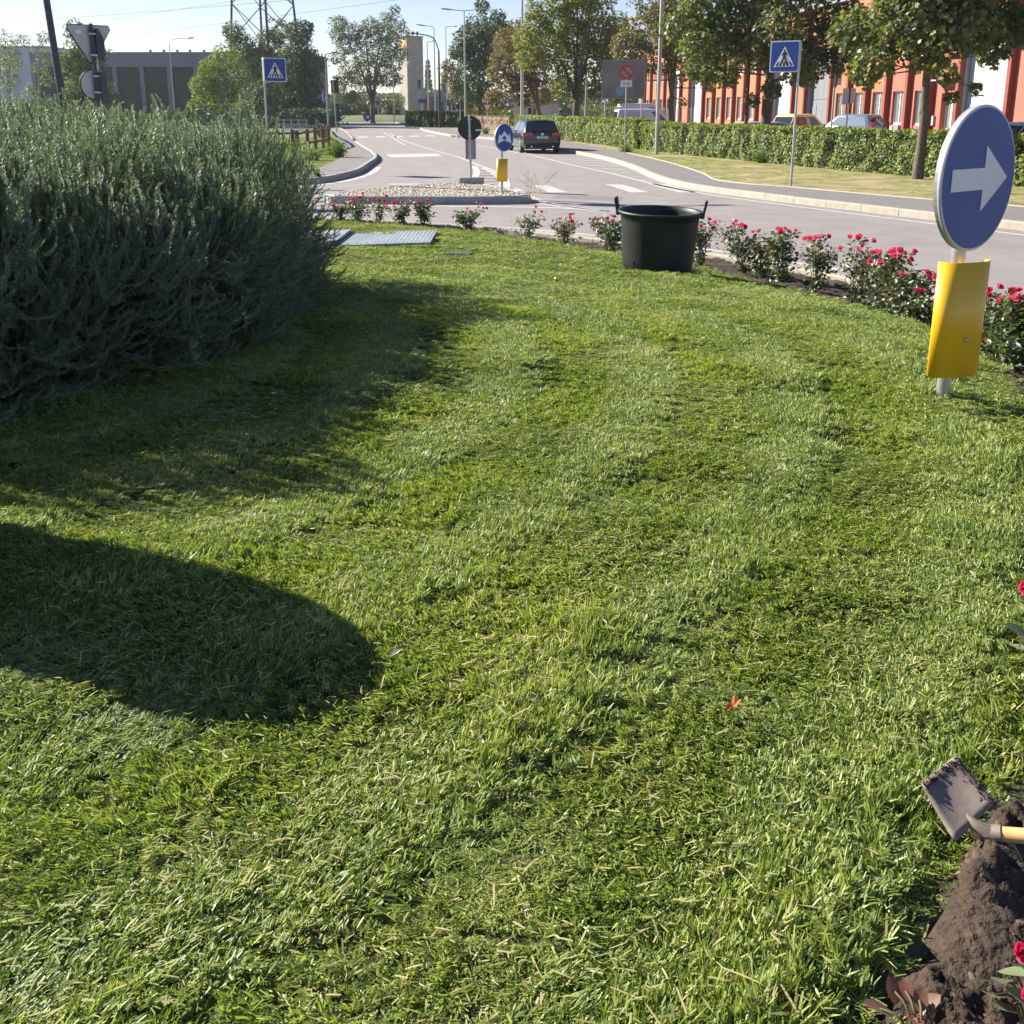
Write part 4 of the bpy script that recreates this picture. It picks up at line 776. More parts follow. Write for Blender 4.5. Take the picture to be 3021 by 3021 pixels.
def rose(label, x, y, h, wd, nfl, seed, dens=1.0, lean=(0,0), fl=None, red=.25, leafs=.046):
    if y > 3: h *= 1.15; wd *= random.Random(seed).uniform(1.0,1.35); h *= random.Random(seed+5).uniform(.9,1.25); dens *= 1.1
    r = random.Random(seed); z0 = float(soilz(np.array([x]), np.array([y]))[0]) if sdist([x],[y],LBK)[0] < 0 else gz(x, y)
    root = empty('rose_bush', (x, y, z0), 0, label, 'rose bush', 'pink rose bushes edging the roundabout'); st = MB(); tips = []; C = []; N_ = []; A_ = []
    for i in range(int(7+6*wd/.5)):
        a = r.uniform(0, 6.28); rr_ = wd/2*r.uniform(.25,1); hh = h*r.uniform(.6,1.0)*(1-.25*rr_/(wd/2)); e = Vector((rr_*math.cos(a)+lean[0]*hh, rr_*math.sin(a)+lean[1]*hh, hh))
        m_ = e*.5+Vector((r.uniform(-.04,.04), r.uniform(-.04,.04), .06)); q = cat([(r.uniform(-.03,.03), r.uniform(-.03,.03), -.02), tuple(m_), tuple(e)], 4)
        st.tube(q, [.005-.0035*j/(len(q)-1) for j in range(len(q))], 5); tips.append((e, (e-m_).normalized()))
        for j in range(2):
            b = Vector(q[r.randrange(3, 7)]); s_ = b+Vector((r.gauss(0,.09), r.gauss(0,.09), r.uniform(.04,.14))); st.tube([tuple(b), tuple(s_)], [.003,.0015], 4); tips.append((s_, (s_-b).normalized()))
            for _ in range(int(9*dens)):
                p = b.lerp(s_, r.random())+Vector((r.gauss(0,.03), r.gauss(0,.03), r.gauss(0,.025))); C.append(p); N_.append((r.gauss(0,.6), r.gauss(0,.6), .8)); A_.append(r.uniform(.1,.7))
        for _ in range(int(26*dens)):
            t = r.uniform(.12, 1.0); p = Vector(q[min(len(q)-1, int(t*(len(q)-1)))])+Vector((r.gauss(0,.045), r.gauss(0,.045), r.gauss(0,.035)))
            if p.z < .02: p.z = r.uniform(.02,.08)
            C.append(p); N_.append((r.gauss(0,.6), r.gauss(0,.6), .8)); A_.append(r.uniform(.05,.66) if t < .75 or r.random() > red*1.6 else r.uniform(.78,1))
    st.build('stems', STEM, root)
    rs_ = np.random.RandomState(seed); V, F = cloud(np.array([tuple(c) for c in C]), np.array(N_), leafs*(.7+.6*rs_.rand(len(C))), *LEAF2, rs_)
    npmesh('leaves', V, F, M_ROSL, root, attr=np.repeat(A_, 6), kind='stuff')
    r.shuffle(tips); tips.sort(key=lambda t: -t[0].z-r.uniform(0,.12)); use = tips[:nfl] if fl is None else [(Vector(f), Vector((0,-.3,1))) for f in fl]
    for e, d in use:
        o = bpy.data.objects.new('flower', _fm); COL.objects.link(o); o.parent = root; o.location = e
        dd = (d+Vector((r.gauss(0,.3), r.gauss(-.35,.3), .35))).normalized(); o.rotation_euler = dd.to_track_quat('Z','Y').to_euler(); s = r.uniform(.75,1.2); o.scale = (s,s,s)
    return root
rose('small rose bush half hidden behind the tip of the big shrub', -2.95, 17.75, .32, .3, 4, 1)
rose('bushy rose at the left end of the far border, before the island kerb', -2.62, 17.45, .50, .5, 9, 2)
rose('thin rose with one tall pink cluster, right of the leftmost bushy rose', -2.25, 17.45, .50, .3, 4, 3, .6)
rose('low spreading rose in the middle of the far border', -1.85, 17.1, .42, .42, 6, 4)
rose('rose with a tight cluster of five pink blooms, far border', -1.45, 17.0, .44, .36, 6, 5)
rose('low rose with two blooms, last before the bare kerb', -.70, 16.62, .30, .42, 3, 6)
rose('sparse straggling rose with two blooms above the bare kerb', .25, 15.55, .34, .38, 3, 7, .5)
rose('reddish rose with one bloom on a tall stem, left of the dense bush', .72, 14.1, .46, .48, 4, 8, .7, red=.6)
rose('dense rose bush touching the left side of the dark tub', 1.28, 13.2, .60, .52, 6, 9, 1.3)
rose('pale leafy rose just right of the dark tub', 2.32, 12.55, .42, .46, 6, 10, .9, red=.5)
rose('rose reaching out a long leftward spray over the road', 2.72, 11.9, .60, .42, 6, 11, .9, (-.35,0))
rose('dark full rose between the tub and the arrow sign', 3.02, 11.35, .55, .46, 7, 12, 1.2)
rose('tall rose with reddish top shoots in the middle of the right border', 3.22, 10.75, .60, .42, 6, 13, 1.0, red=.5)
rose('open rose with a column of deep pink blooms', 3.42, 10.1, .58, .42, 6, 14, .8)
rose('wide rose with many red blooms left of the yellow post', 3.52, 9.25, .52, .62, 11, 15, 1.1)
rose('small rose with two blooms right beside the yellow post', 3.45, 8.5, .24, .30, 3, 16, .8)
rose('rose partly hidden behind the yellow post', 3.55, 7.6, .30, .40, 3, 17, .8)
for i, (x, y, h, wd, nf, lb) in enumerate([(2.86,11.62,.50,.42,5,'leafy rose behind the long leftward spray'),(3.50,9.7,.50,.5,6,'rose just right of the column of deep pink blooms'),(3.56,8.9,.42,.5,6,'low rose at the foot of the wide many-bloomed rose'),(3.35,7.0,.42,.5,5,'rose beside the yellow panel, on its right'),(3.12,6.3,.46,.5,6,'rose with pink blooms level with the top of the yellow panel')]):
    rose(lb, x, y, h, wd, nf, 40+i, 1.1, red=.35)
rose('full dark-leaved rose right of the yellow post at the picture edge', 2.92, 5.75, .38, .52, 8, 18, 1.6)
rose('low rose at the right edge below the yellow post', 2.86, 4.75, .22, .45, 3, 19, 1.2)
OV = [(0,-.5),(.16,-.40),(.29,-.18),(.33,.05),(.25,.30),(.10,.47),(0,.56),(-.10,.47),(-.25,.30),(-.33,.05),(-.29,-.18),(-.16,-.40)]
_lv = [(x, y, .16*abs(x)-.10*y*y) for x, y in OV] + [(0,y,-.10*y*y) for y in (-.25,.05,.35)]
_lf = [(0,1,12),(1,2,12),(2,3,13,12),(3,4,13),(4,5,14,13),(5,6,14),(6,7,14),(7,8,13,14),(8,9,13),(9,10,12,13),(10,11,12),(11,0,12)]
def leafmesh(v):
    m_ = bpy.data.meshes.new('leaf'); m_.from_pydata(_lv, [], _lf); a = m_.attributes.new('rnd', 'FLOAT', 'POINT'); a.data.foreach_set('value', [v]*15); m_.materials.append(M_ROSL); m_.polygons.foreach_set('use_smooth', [True]*len(_lf)); return m_
_lg = [leafmesh(.35), leafmesh(.55), leafmesh(.68)]; _lr = [leafmesh(.86), leafmesh(.97)]
def spray(label, foot, leaves, flowers, red=False):
    root = empty('rose_bush', foot, 0, label, 'rose bush', 'pink rose bushes edging the roundabout'); st = MB(); r = random.Random(int(foot[0]*1000)); f = Vector(foot)
    for (x, y, z, sz, yaw, pit) in leaves:
        p = Vector((x,y,z))-f; st.tube(cat([(0,0,-.02), tuple(p*.5+Vector((0,0,.02))), tuple(p)], 3), .0018, 5)
        o = bpy.data.objects.new('leaf', r.choice(_lr if red else _lg)); COL.objects.link(o); o.parent = root; o.location = p; o.rotation_euler = (R(pit), R(r.uniform(-15,15)), R(yaw)); o.scale = (sz,)*3
    for (x, y, z, s_) in flowers:
        p = Vector((x,y,z))-f; st.tube(cat([(0,0,-.02), tuple(p*.5+Vector((.01,0,.01))), tuple(p)], 3), .0022, 5)
        o = bpy.data.objects.new('flower', _fm); COL.objects.link(o); o.parent = root; o.location = p; o.rotation_euler = (R(35), R(-10), R(20)); o.scale = (s_,)*3
    st.build('stems', STEM, root); return root
spray('single pink rose with grey-green leaves at the right edge above the hoe', (1.17,2.10,.80), [(1.082,1.985,.92,.05,70,20),(1.105,1.975,.90,.045,110,10),(1.125,2.02,.95,.04,40,30),(1.14,1.99,.88,.05,150,15),(1.15,2.03,.93,.045,20,10),(1.10,2.0,.87,.045,200,10)], [(1.108,2.03,.985,.62),(1.20,2.12,1.02,.8)])
spray('rose with grey-green leaves and pink blooms in the bottom right corner', (.70,1.12,.80), [(.640,1.092,.90,.044,160,35),(.618,1.068,.90,.050,150,40),(.655,1.10,.905,.044,200,35),(.630,1.052,.895,.046,120,30),(.66,1.07,.89,.046,60,20),(.67,1.04,.88,.045,230,10),(.69,1.11,.89,.05,20,10),(.645,1.03,.88,.045,300,10)], [(.672,1.118,.915,.45),(.655,1.058,.905,.5),(.72,1.09,.93,.7)])
spray('young rose shoot with reddish-brown leaves at the bottom edge', (.535,1.07,.80), [(.490,1.105,.84,.046,95,25),(.512,1.12,.855,.034,15,45),(.528,1.118,.855,.030,350,40),(.543,1.108,.85,.034,330,40),(.558,1.112,.84,.038,290,30),(.53,1.09,.84,.036,180,20)], [], True)
# tall weeds on the left bank and by the kerb
def weeds(name, label, x, y, h, wd, n, mt, seed, leafs=.07, cat_='weeds', z0=.1):
    r = random.Random(seed); root = empty(name, (x,y,z0), 0, label, cat_); st = MB(); C = []; N_ = []
    for i in range(n):
        a = r.uniform(0,6.28); e = Vector((math.cos(a)*wd/2*r.random(), math.sin(a)*wd/2*r.random(), h*r.uniform(.5,1))); b = Vector((e.x*.4, e.y*.4, 0)); st.tube([tuple(b), tuple(b.lerp(e,.5)), tuple(e)], [.006,.004,.002], 4)
        for _ in range(12): C.append(tuple(b.lerp(e, r.random())+Vector((r.gauss(0,.05), r.gauss(0,.05), r.gauss(0,.04))))); N_.append((r.gauss(0,.6), r.gauss(0,.6), .7))
    st.build('stems', STEM, root); q = np.random.RandomState(seed); V, F = cloud(np.array(C), np.array(N_), leafs*(.6+.8*q.rand(len(C))), *LEAF2, q)
    npmesh('leaves', V, F, mt, root, attr=np.repeat(q.rand(len(C))*.8, 6), kind='stuff'); return root
M_WEED = leafmat('weed_leaves', [(0,(.05,.10,.018)),(.5,(.10,.18,.03)),(1,(.20,.26,.07))], transl=.45, patch=2, pamt=.1)
for i, (x, y, h, wd, n, lb) in enumerate([(-6.9,41.6,.75,.9,60,'leafy weeds spilling over the left pavement by the last fence post'),(-7.6,39.5,.5,1.4,50,'low weeds along the left pavement below the fence'),(-8.6,42.2,.6,1.2,50,'weeds around the double fence post'),(-7.4,43.6,.5,1.0,40,'weeds under the fence rails'),(-7.8,35.5,.5,1.8,50,'rough weeds beside the rosemary tips'),(-2.0,80.5,.55,.8,40,'tuft of weeds in front of the picket fence'),(-5.45,29.2,.3,.3,12,'small dry weed growing on the left kerb'),(5.1,46.8,.35,.9,40,'weeds round the foot of the no-waiting sign'),(8.9,37.4,.45,.8,30,'weeds at the foot of the hedge right of the rusty post'),(7.4,44.5,.3,1.0,30,'weeds at the hedge foot by the tall lamp post')]):
    weeds('weed_clump', lb, x, y, h, wd, n, M_WEED, 70+i)
# dry branching weed on the island tip
dw = empty('dry_weed', (.42,22.6,.02), 0, 'dry straw-coloured branching weed at the right tip of the island', 'weed'); st = MB(); r = random.Random(8)
def branch(p, d, L, rad, lev):
    e = p+d*L; st.tube([tuple(p), tuple(p.lerp(e,.5)+Vector((r.gauss(0,.01),0,.01))), tuple(e)], [rad, rad*.8, rad*.5], 4, False)
    if lev:
        for _ in range(5): branch(p.lerp(e, r.uniform(.3,1)), (d+Vector((r.gauss(0,.5), r.gauss(0,.5), r.gauss(.1,.3)))).normalized(), L*r.uniform(.35,.6), rad*.5, lev-1)
for k in range(6): branch(Vector((r.gauss(0,.05), r.gauss(0,.03), 0)), Vector((-.45+.28*k, r.gauss(0,.2), 1.3)).normalized(), r.uniform(.4,.68), .006, 2)
st.build('stems', mat('dry_straw', (.52,.42,.24), .8), dw)
# verge grass tufts
VG = np.array([p for p in [( .0,.0)]])
q = np.random.RandomState(77)
def verge_scatter(name, label, lineA, lineB, n, z, y0, y1, s0):
    A_ = np.array(match(clipy(lineA, y0, y1), 80)); B_ = np.array(match(clipy(lineB, y0, y1), 80)); t = q.rand(n)*78.99; i = t.astype(int); f = (t-i)[:,None]; s = q.rand(n)[:,None]
    XY = (A_[i]*(1-f)+A_[i+1]*f)*(1-s)+(B_[i]*(1-f)+B_[i+1]*f)*s
    k = vnoise(XY[:,0], XY[:,1], 1.4) < .75; XY = XY[k]; m_ = len(XY)
    scatter(name, np.concatenate([XY, np.full((m_,1), z)],1), np.stack([np.zeros(m_), np.zeros(m_), q.rand(m_)*6.28],1), np.stack([np.full(m_,s0)]*2+[.7+.9*q.rand(m_)],1)*np.array([1,1,1]), np.where(q.rand(m_) < .45, q.randint(7,9,m_), q.randint(0,7,m_)), SRC, GRASS, kind='stuff', label=label)
verge_scatter('verge_grass', 'patchy half-dry grass on the verge in front of the hedge', RBin, cat(HL[::-1], 6), 5200, .105, 17, 50, 1.5)
verge_scatter('bank_grass', 'rough green grass on the left bank', [(p[0]-.1, p[1]) for p in LBk], [(p[0]-6, p[1]+3) for p in LBk], 5000, .10, 27, 74, 2.6)
# ------------------------------------------------------------------ signs and posts
def circ(r, n=40, cx=0, cz=0): return [(cx+r*math.cos(2*math.pi*k/n), cz+r*math.sin(2*math.pi*k/n)) for k in range(n)]
MF = Matrix(((1,0,0,0),(0,0,1,0),(0,1,0,0),(0,0,0,1)))      # flat drawing (x, z) extruded along y
def flat(mb, poly, y0, y1, M=None):
    """drawing in the x-z plane given thickness between y0 (front) and y1"""
    return mb.prism(poly[::-1], y0, y1, (M @ MF) if M is not None else MF)
def pole(name, pts, r, mt, parent, n=14): return MB().tube(pts, r, n).build(name, mt, parent)
def u_panel(w_, d, h, z0, n=36, th=.004):
    o = []
    for k in range(n+1):
        a = math.pi*k/n; o.append((-w_/2*math.cos(a), -d*(1-abs(math.cos(a))**4)**.5))
    i = [(x*(1-2*th/w_), y*(1-th/d)+th*.2) for x, y in o]; m = len(o)
    vs = [(x,y,z0) for x,y in o]+[(x,y,z0+h) for x,y in o]+[(x,y,z0) for x,y in i]+[(x,y,z0+h) for x,y in i]
    fs = []
    for k in range(m-1): fs += [(k,k+1,m+k+1,m+k),(2*m+k+1,2*m+k,3*m+k,3*m+k+1),(m+k,m+k+1,3*m+k+1,3*m+k),(k+1,k,2*m+k,2*m+k+1)]
    fs += [(0,m,3*m,2*m),(m-1,3*m-1,4*m-1,2*m-1)]
    return vs, fs
def bollard_sign(label, base, rz, symbols, prz, lean=(0,0), pz=.10, dz=.945, group='round blue signs on yellow posts', px=0.0):
    root = empty('direction_sign', base, rz, label, 'road sign', group)
    lx, ly = lean
    MB().tube([(0,.05,-.15),(lx,.05+ly,dz+.25)], .03, 20).build('post', GALV, root)
    off = lx*.75; M = Matrix.Translation((off+px, 0, dz))
    b = MB(); flat(b, circ(.300,56), .0, .028, M); flat(b, circ(.262,40), .028, .034, M); d = b.build('disc', SBACK, root)
    b = MB(); n = 56; o = circ(.3005,n); i = circ(.290,n); vs = [(x,-.0015,z) for x,z in o]+[(x,-.0035,z) for x,z in i]; b.add([M@Vector(v) for v in vs], [(k,(k+1)%n,n+(k+1)%n,n+k) for k in range(n)]); 
    b.lathe([(.3005,-.0015),(.302,.002),(.302,.008),(.3005,.012)], 56, M@Matrix.Rotation(R(-90),4,'X')@Matrix.Rotation(0,4,'X')); b.build('rim', SILVER, d)
    b = MB(); flat(b, circ(.2905,56), -.0042, -.001, M); b.build('face', BLUE, d)
    b = MB()
    for poly in symbols: flat(b, [(x*.290, z*.290) for x, z in poly], -.0075, -.0045, M)
    b.build('arrow', WHITE, d)
    vs, fs = u_panel(.25, .07, .50, pz); Mp = Matrix.Translation((off*.3,.045,0))@Matrix.Rotation(prz,4,'Z')@Matrix.Translation((0,-.02,0))
    p = MB().add([Mp@Vector(v) for v in vs], fs, True).build('yellow_panel', YEL, root)
    b = MB(); b.lathe([(0,.006),(.007,.005),(.010,0)], 8, Mp@Matrix.Translation((.0,-.076,pz+.165))@Matrix.Rotation(R(90),4,'X')); b.build('bolt', GALV, p)
    b = MB()
    for zz in (pz+.12, pz+.38, dz-.12, dz+.12): b.box(-.045+off*.6,.045+off*.6,.012,.085,zz-.012,zz+.012)
    b.build('clamp', GALV, root); return root
arrow = [[(-.78,-.155),(.10,-.155),(.10,-.47),(.78,0),(.10,.47),(.10,.155),(-.78,.155)]]
crown = [[(0,.47),(-.42,.10),(-.58,.30),(-.78,-.44),(0,-.18),(-.28,-.05),(0,.18)],[(0,.47),(0,.18),(.28,-.05),(0,-.18),(.78,-.44),(.58,.30),(.42,.10)]]
b1z = .82
bollard_sign('large blue round sign with a white right arrow above a yellow panel on the lawn', (1.882,4.20,b1z), R(38.5), arrow, R(-20), lean=(-.004,0), px=.004, pz=.095, dz=.938).scale = (.965,.965,.965)
bollard_sign('small blue sign with two white diverging arrows on a yellow post on the cobbled island', (-.19,23.3,.15), R(48), crown, R(-44), dz=1.225, pz=.27, px=.03)

# grey sign seen from behind on the concrete block
bs = empty('sign_post', (-1.04,26.35,.13), 0, 'round sign seen from its black back on a steel post in a concrete block', 'road sign')
MB().bbox(-.30,.33,-.16,.18,.0,.19,.02).build('concrete_block', KERBG, bs)
pole('post', [(-.0,0,.15),(-.03,0,1.72)], .03, GALV, bs)
b = MB(); flat(b, circ(.30,48), .045, .062, Matrix.Translation((-.02,0,1.40))); d = b.build('disc', BLACK, bs)
MB().box(.13,.27,.040,.0445,1.33,1.365).build('sticker', WHITE, d)
b = MB(); [b.box(-.075,.04,-.035,.05,z-.012,z+.012) for z in (1.60,1.20,1.10,.72)]; b.build('clamp', GALV, bs)
vs, fs = u_panel(.26,.07,.52,.63); MB().add([Matrix.Translation((0,.03,0))@Matrix.Rotation(math.pi,4,'Z')@Vector(v) for v in vs], fs).build('delineator_panel', SBACK, bs)

def rrect(w_, h, r, n=4):
    o = []
    for cx, cz, a0 in ((w_/2-r,h/2-r,0),(-w_/2+r,h/2-r,90),(-w_/2+r,-h/2+r,180),(w_/2-r,-h/2+r,270)):
        for k in range(n+1): a = R(a0+90*k/n); o.append((cx+r*math.cos(a), cz+r*math.sin(a)))
    return o
def ped_sign(label, base, rz, H, side, S=.74, name='pedestrian_sign', group='blue pedestrian crossing signs', pr=.03, T=.13):
    root = empty(name, base, rz, label, 'road sign', group); x0 = -side*(S/2-.02)
    pole('post', [(0,0,-.1),(0,0,H+S*.9)], pr, GALV, root)
    M = Matrix.Translation((x0, 0, H+S/2)); b = MB(); flat(b, rrect(S,S,.03), -T/2, T/2, M); bx = b.build('light_box', SILVER, root)
    b = MB(); flat(b, rrect(S-.03,S-.03,.05), -T/2-.004, -T/2+.001, M); b.build('border', WHITE, bx)
    b = MB(); flat(b, rrect(S-.055,S-.055,.045), -T/2-.007, -T/2-.0035, M); b.build('face', BLUE, bx)
    k = S/2*.93; b = MB(); flat(b, [(-.76*k,-.70*k),(.76*k,-.70*k),(0,.70*k)], -T/2-.010, -T/2-.0065, M); b.build('triangle', WHITE, bx)
    b = MB(); y0, y1 = -T/2-.013, -T/2-.0095
    for xx in (-.56,-.28,0,.28,.56): flat(b, [((xx*1.0-.07)*k,-.66*k),((xx*1.0+.07)*k,-.66*k),((xx*.74+.055)*k,-.36*k),((xx*.74-.055)*k,-.36*k)], y0, y1, M)
    flat(b, circ(.06*k,12,-.01*k,.44*k), y0-.0006, y1, M)
    flat(b, [(-.09*k,.32*k),(-.11*k,-.06*k),(.11*k,-.06*k),(.10*k,.32*k),(.03*k,.37*k),(-.04*k,.37*k)], y0-.0012, y1, M)
    flat(b, [(-.08*k,.31*k),(-.25*k,.08*k),(-.20*k,.04*k),(-.06*k,.19*k)], y0-.0018, y1, M); flat(b, [(.09*k,.31*k),(.05*k,.19*k),(.19*k,.06*k),(.24*k,.10*k)], y0-.0024, y1, M)
    flat(b, [(-.11*k,-.04*k),(-.34*k,-.60*k),(-.22*k,-.62*k),(.02*k,-.05*k)], y0-.0030, y1, M); flat(b, [(-.02*k,-.05*k),(.14*k,-.58*k),(.26*k,-.56*k),(.11*k,-.04*k)], y0-.0036, y1, M)
    b.build('pedestrian_symbol', BLACK, bx); return root
ped_sign('blue pedestrian crossing sign on the right-hand pavement, in front of the maple', (7.0,26.1,.12), R(-33), 2.74, 1)
ped_sign('blue pedestrian crossing sign at the left, in front of the pylon', (-7.9,34.0,.1), R(31), 2.72, -1)
ped_sign('small far pedestrian crossing sign beside the traffic light at the end of the fence', (-18.7,107,.1), R(20), 2.6, 0, T=.08)

# triangular and round sign seen from behind, left
ts = empty('sign_post', (-9.35,23.9,.1), R(42), 'give-way triangle and round sign seen from behind, above the shrub at the left', 'road sign')
pole('post', [(0,0,-.1),(.03,0,3.72)], .038, DARKP, ts); pole('post', [(.09,.03,-.1),(.12,.03,3.5)], .02, GALV, ts)
b = MB(); flat(b, [(-.43,3.68),(.43,3.68),(.47,3.62),(.04,2.90),(-.04,2.90),(-.47,3.62)][::-1], .06, .08); t1 = b.build('triangle_plate', SBACK, ts)
b = MB(); flat(b, [(-.45,3.70),(.45,3.70),(.49,3.61),(.04,2.87),(-.04,2.87),(-.49,3.61)][::-1], .082, .09); b.build('edge_flange', BLACK, t1)
MB().box(-.30,-.18,.052,.0595,3.50,3.58).build('sticker', WHITE, t1)
b = MB(); flat(b, circ(.31,40), .06, .08, Matrix.Translation((.02,0,2.42))); r1 = b.build('round_plate', SBACK, ts)
b = MB(); flat(b, circ(.335,40), .082, .092, Matrix.Translation((.02,0,2.42))); b.build('edge_flange', BLACK, r1)
b = MB(); flat(b, [(.10,3.6),(.16,3.62),(.27,3.4),(.27,3.05),(.18,2.9),(.10,3.1)][::-1], -.06, .04); flat(b, [(.1,2.7),(.2,2.72),(.26,2.5),(.26,2.2),(.18,2.0),(.1,2.1)][::-1], -.06, .04); b.build('second_plate', DARKP, ts)
b = MB(); [b.box(-.05,.10,-.05,.058,z-.015,z+.015) for z in (3.5,3.05,2.6,2.25)]; b.build('clamp', GALV, ts)

# no-waiting sign, billboard
nw = empty('no_waiting_sign', (5.0,46.6,.12), R(-12), 'weathered round no-waiting sign with a red ring above a 0-24 plate', 'road sign')
pole('post', [(0,.03,-.1),(0,.03,3.3)], .03, GALV, nw)
b = MB(); flat(b, circ(.31,40), .0, .02, Matrix.Translation((0,0,3.42))); d = b.build('disc', SBACK, nw)
b = MB(); flat(b, circ(.305,40), -.004, .001, Matrix.Translation((0,0,3.42))); b.build('red_ring', REDS, d)
b = MB(); flat(b, circ(.222,40), -.007, -.0035, Matrix.Translation((0,0,3.42))); b.build('faded_blue_field', mat('faded_blue', (.12,.16,.24), .6, col2=(.35,.33,.2), vs=9), d)
b = MB(); flat(b, [(-.20,.13),(-.13,.20),(.20,-.13),(.13,-.20)][::-1], -.010, -.0065, Matrix.Translation((0,0,3.42))); b.build('slash', REDS, d)
b = MB(); flat(b, rrect(.50,.27,.02), 0, .015, Matrix.Translation((0,0,2.93))); pl = b.build('hours_plate', WHITE, nw)
text_mesh('lettering', '0-24', .17, BLACK, pl, Matrix.Translation((0,-.004,2.93))@Matrix.Rotation(R(90),4,'X'))
bb = empty('billboard', (5.85,56,.12), R(-25), 'faded blank billboard on grey legs behind the no-waiting sign', 'billboard')
for x in (-1.02, 1.02): pole('leg', [(x,.08,-.1),(x,.08,4.2)], .045, GALV, bb)
BILL = mat('faded_poster', (.26,.225,.20), .7, col2=(.17,.115,.10), vs=.8); MB().bbox(-1.16,1.16,-.02,.04,2.42,4.30,.005).build('panel', BILL, bb)
b = MB(); [b.box(*q) for q in ((-1.19,1.19,-.035,.05,2.38,2.42),(-1.19,1.19,-.035,.05,4.30,4.34),(-1.19,-1.16,-.035,.05,2.42,4.30),(1.16,1.19,-.035,.05,2.42,4.30))]; b.build('frame', GALVD, bb)
b = MB(); flat(b, circ(.26,30), -.026, -.021, Matrix.Translation((-.15,0,2.78))); b.build('faded_blue_dot', mat('faded_sky_blue', (.20,.30,.36), .7), bb)

# give-way pre-sign with 100 m plate
yw = empty('give_way_sign', (-2.05,88,.11), R(-4), 'give-way triangle under a 100 m plate, by the picket fence', 'road sign')
pole('post', [(0,.03,-.1),(0,.03,3.5)], .035, GALV, yw)
def tri(s, z, up=False, sg=1): h = s*.866; return [(-s/2,z),(0,z-h),(s/2,z)] if not up else [(-s/2,z),(s/2,z),(0,z+h)]
b = MB(); flat(b, tri(.92,1.95+.35), 0, .015); t1 = b.build('give_way_triangle', REDS, yw)
b = MB(); flat(b, tri(.56,1.95+.24), -.004, .001); b.build('triangle_face', WHITE, t1)
b = MB(); flat(b, rrect(.92,.42,.02), 0, .015, Matrix.Translation((0,0,2.55))); pp = b.build('distance_plate', REDS, yw); b = MB(); flat(b, rrect(.86,.30,.02), -.004, .001, Matrix.Translation((0,0,2.55))); b.build('plate_face', WHITE, pp)
text_mesh('lettering', '100 m', .25, BLACK, pp, Matrix.Translation((0,-.007,2.55))@Matrix.Rotation(R(90),4,'X'))
b = MB(); flat(b, tri(.86,2.80,True), 0, .015); t2 = b.build('warning_triangle', REDS, yw); b = MB(); flat(b, tri(.54,2.90,True), -.004, .001); b.build('triangle_face', WHITE, t2)
b = MB(); flat(b, circ(.09,14,0,3.03), -.007, -.0035); b.build('symbol', BLACK, t2)

def lamp(label, base, H, r, mt, arm=(), lean=(0,0), heads='one', group='street lamps', headL=.7, name='street_lamp'):
    root = empty(name, base, 0, label, 'street lamp', group); lx, ly = lean
    MB().tube([(0,0,-.1),(lx*.5,ly*.5,H*.5),(lx,ly,H)], [r,r*.85,r*.62], 12).build('pole', mt, root)
    for (dx, dy, up) in arm:
        e = (lx+dx, ly+dy, H+up)
        if up > .2: pts = cat([(lx,ly,H-.05),(lx+dx*.25,ly+dy*.25,H+up*.75),e], 5)
        else: pts = [(lx,ly,H-.03), e]
        a = MB().tube(pts, r*.42, 7).build('arm', mt, root); d = Vector((dx,dy,.12*headL)).normalized(); M = Matrix.Translation(e)@d.to_track_quat('X','Z').to_matrix().to_4x4()
        b = MB(); b.lathe([(.02,-.05),(.09,.02),(.13,headL*.45),(.11,headL*.85),(.02,headL)], 10, M@Matrix.Rotation(R(90),4,'Y')@Matrix.Diagonal((.6,1,1,1))); b.build('lamp_head', mt, a)
    return root
lamp('dark leaning street lamp post rising out of the shrub at the left', (-13.1,31.2,.1), 10.8, .11, DARKP, [(.7,.3,.15)], lean=(-.62,.1))
lamp('tall light-grey street lamp pole in front of the brown maple', (6.15,44.6,.12), 10.2, .085, GALV, [(-1.6,0,.3)])
lamp('rust-brown steel pole on a concrete foot in front of the hedge', (9.0,40.6,.12), 7.5, .075, RUST, [(-.8,0,.15)])
MB().bbox(8.82,9.20,40.42,40.80,.08,.52,.04).build('concrete_footing', CONC, None, label='square concrete footing of the rust-brown pole', cat='footing')
lamp('double-headed street lamp above the black round sign', (-4.2,95,.11), 10.2, .085, GALV, [(-1.05,0,.05),(.95,0,.05)], headL=1.0)
lamp('tall street lamp with one long left-pointing head beside the tower', (-8.75,121,.1), 10.6, .085, GALV, [(-.9,0,.25)], headL=1.1)
lamp('second thin lamp mast close left of the tall far lamp', (-10.1,128,.1), 9.6, .08, GALV, [(.5,0,.03)], headL=.5)
lamp('curved-arm lamp carried on the black post', (-7.2,105.5,.1), 7.4, .13, BLACK, [(-2.2,0,1.6)], headL=.6)
lamp('curved lamp in front of the tower', (-14.6,131,.1), 8.1, .07, GALV, [(-.45,0,.35)], headL=.5)
lamp('lamp mast in front of the right face of the tower', (-13.9,142,.1), 7.6, .06, GALV, [(.1,0,.2)], headL=.3)
lamp('far square-headed lamp left of the dark green tree', (-8.6,140,.1), 12.2, .085, GALV, [(1.1,0,.0)], headL=.4)
lamp('low lamp just left of the dark green tree', (-8.1,134,.1), 6.4, .06, GALV, [(-1.0,0,.35)], headL=.4)
lamp('tall mast behind the yellow-green tree', (.75,80,.11), 12.5, .12, GALV, [(-1,0,.2)])
lamp('short grey post between the trunks beyond the black car', (4.9,70,.11), 3.9, .11, GALVD, [])
lamp('grey lamp post at the end of the left-hand fence', (-17.4,100,.1), 6.8, .10, GALVD, [(.5,0,.1)])
lamp('curved lamp before the grey building', (-37.6,118,0), 8.9, .07, GALV, [(2.0,0,.55)], headL=.8)
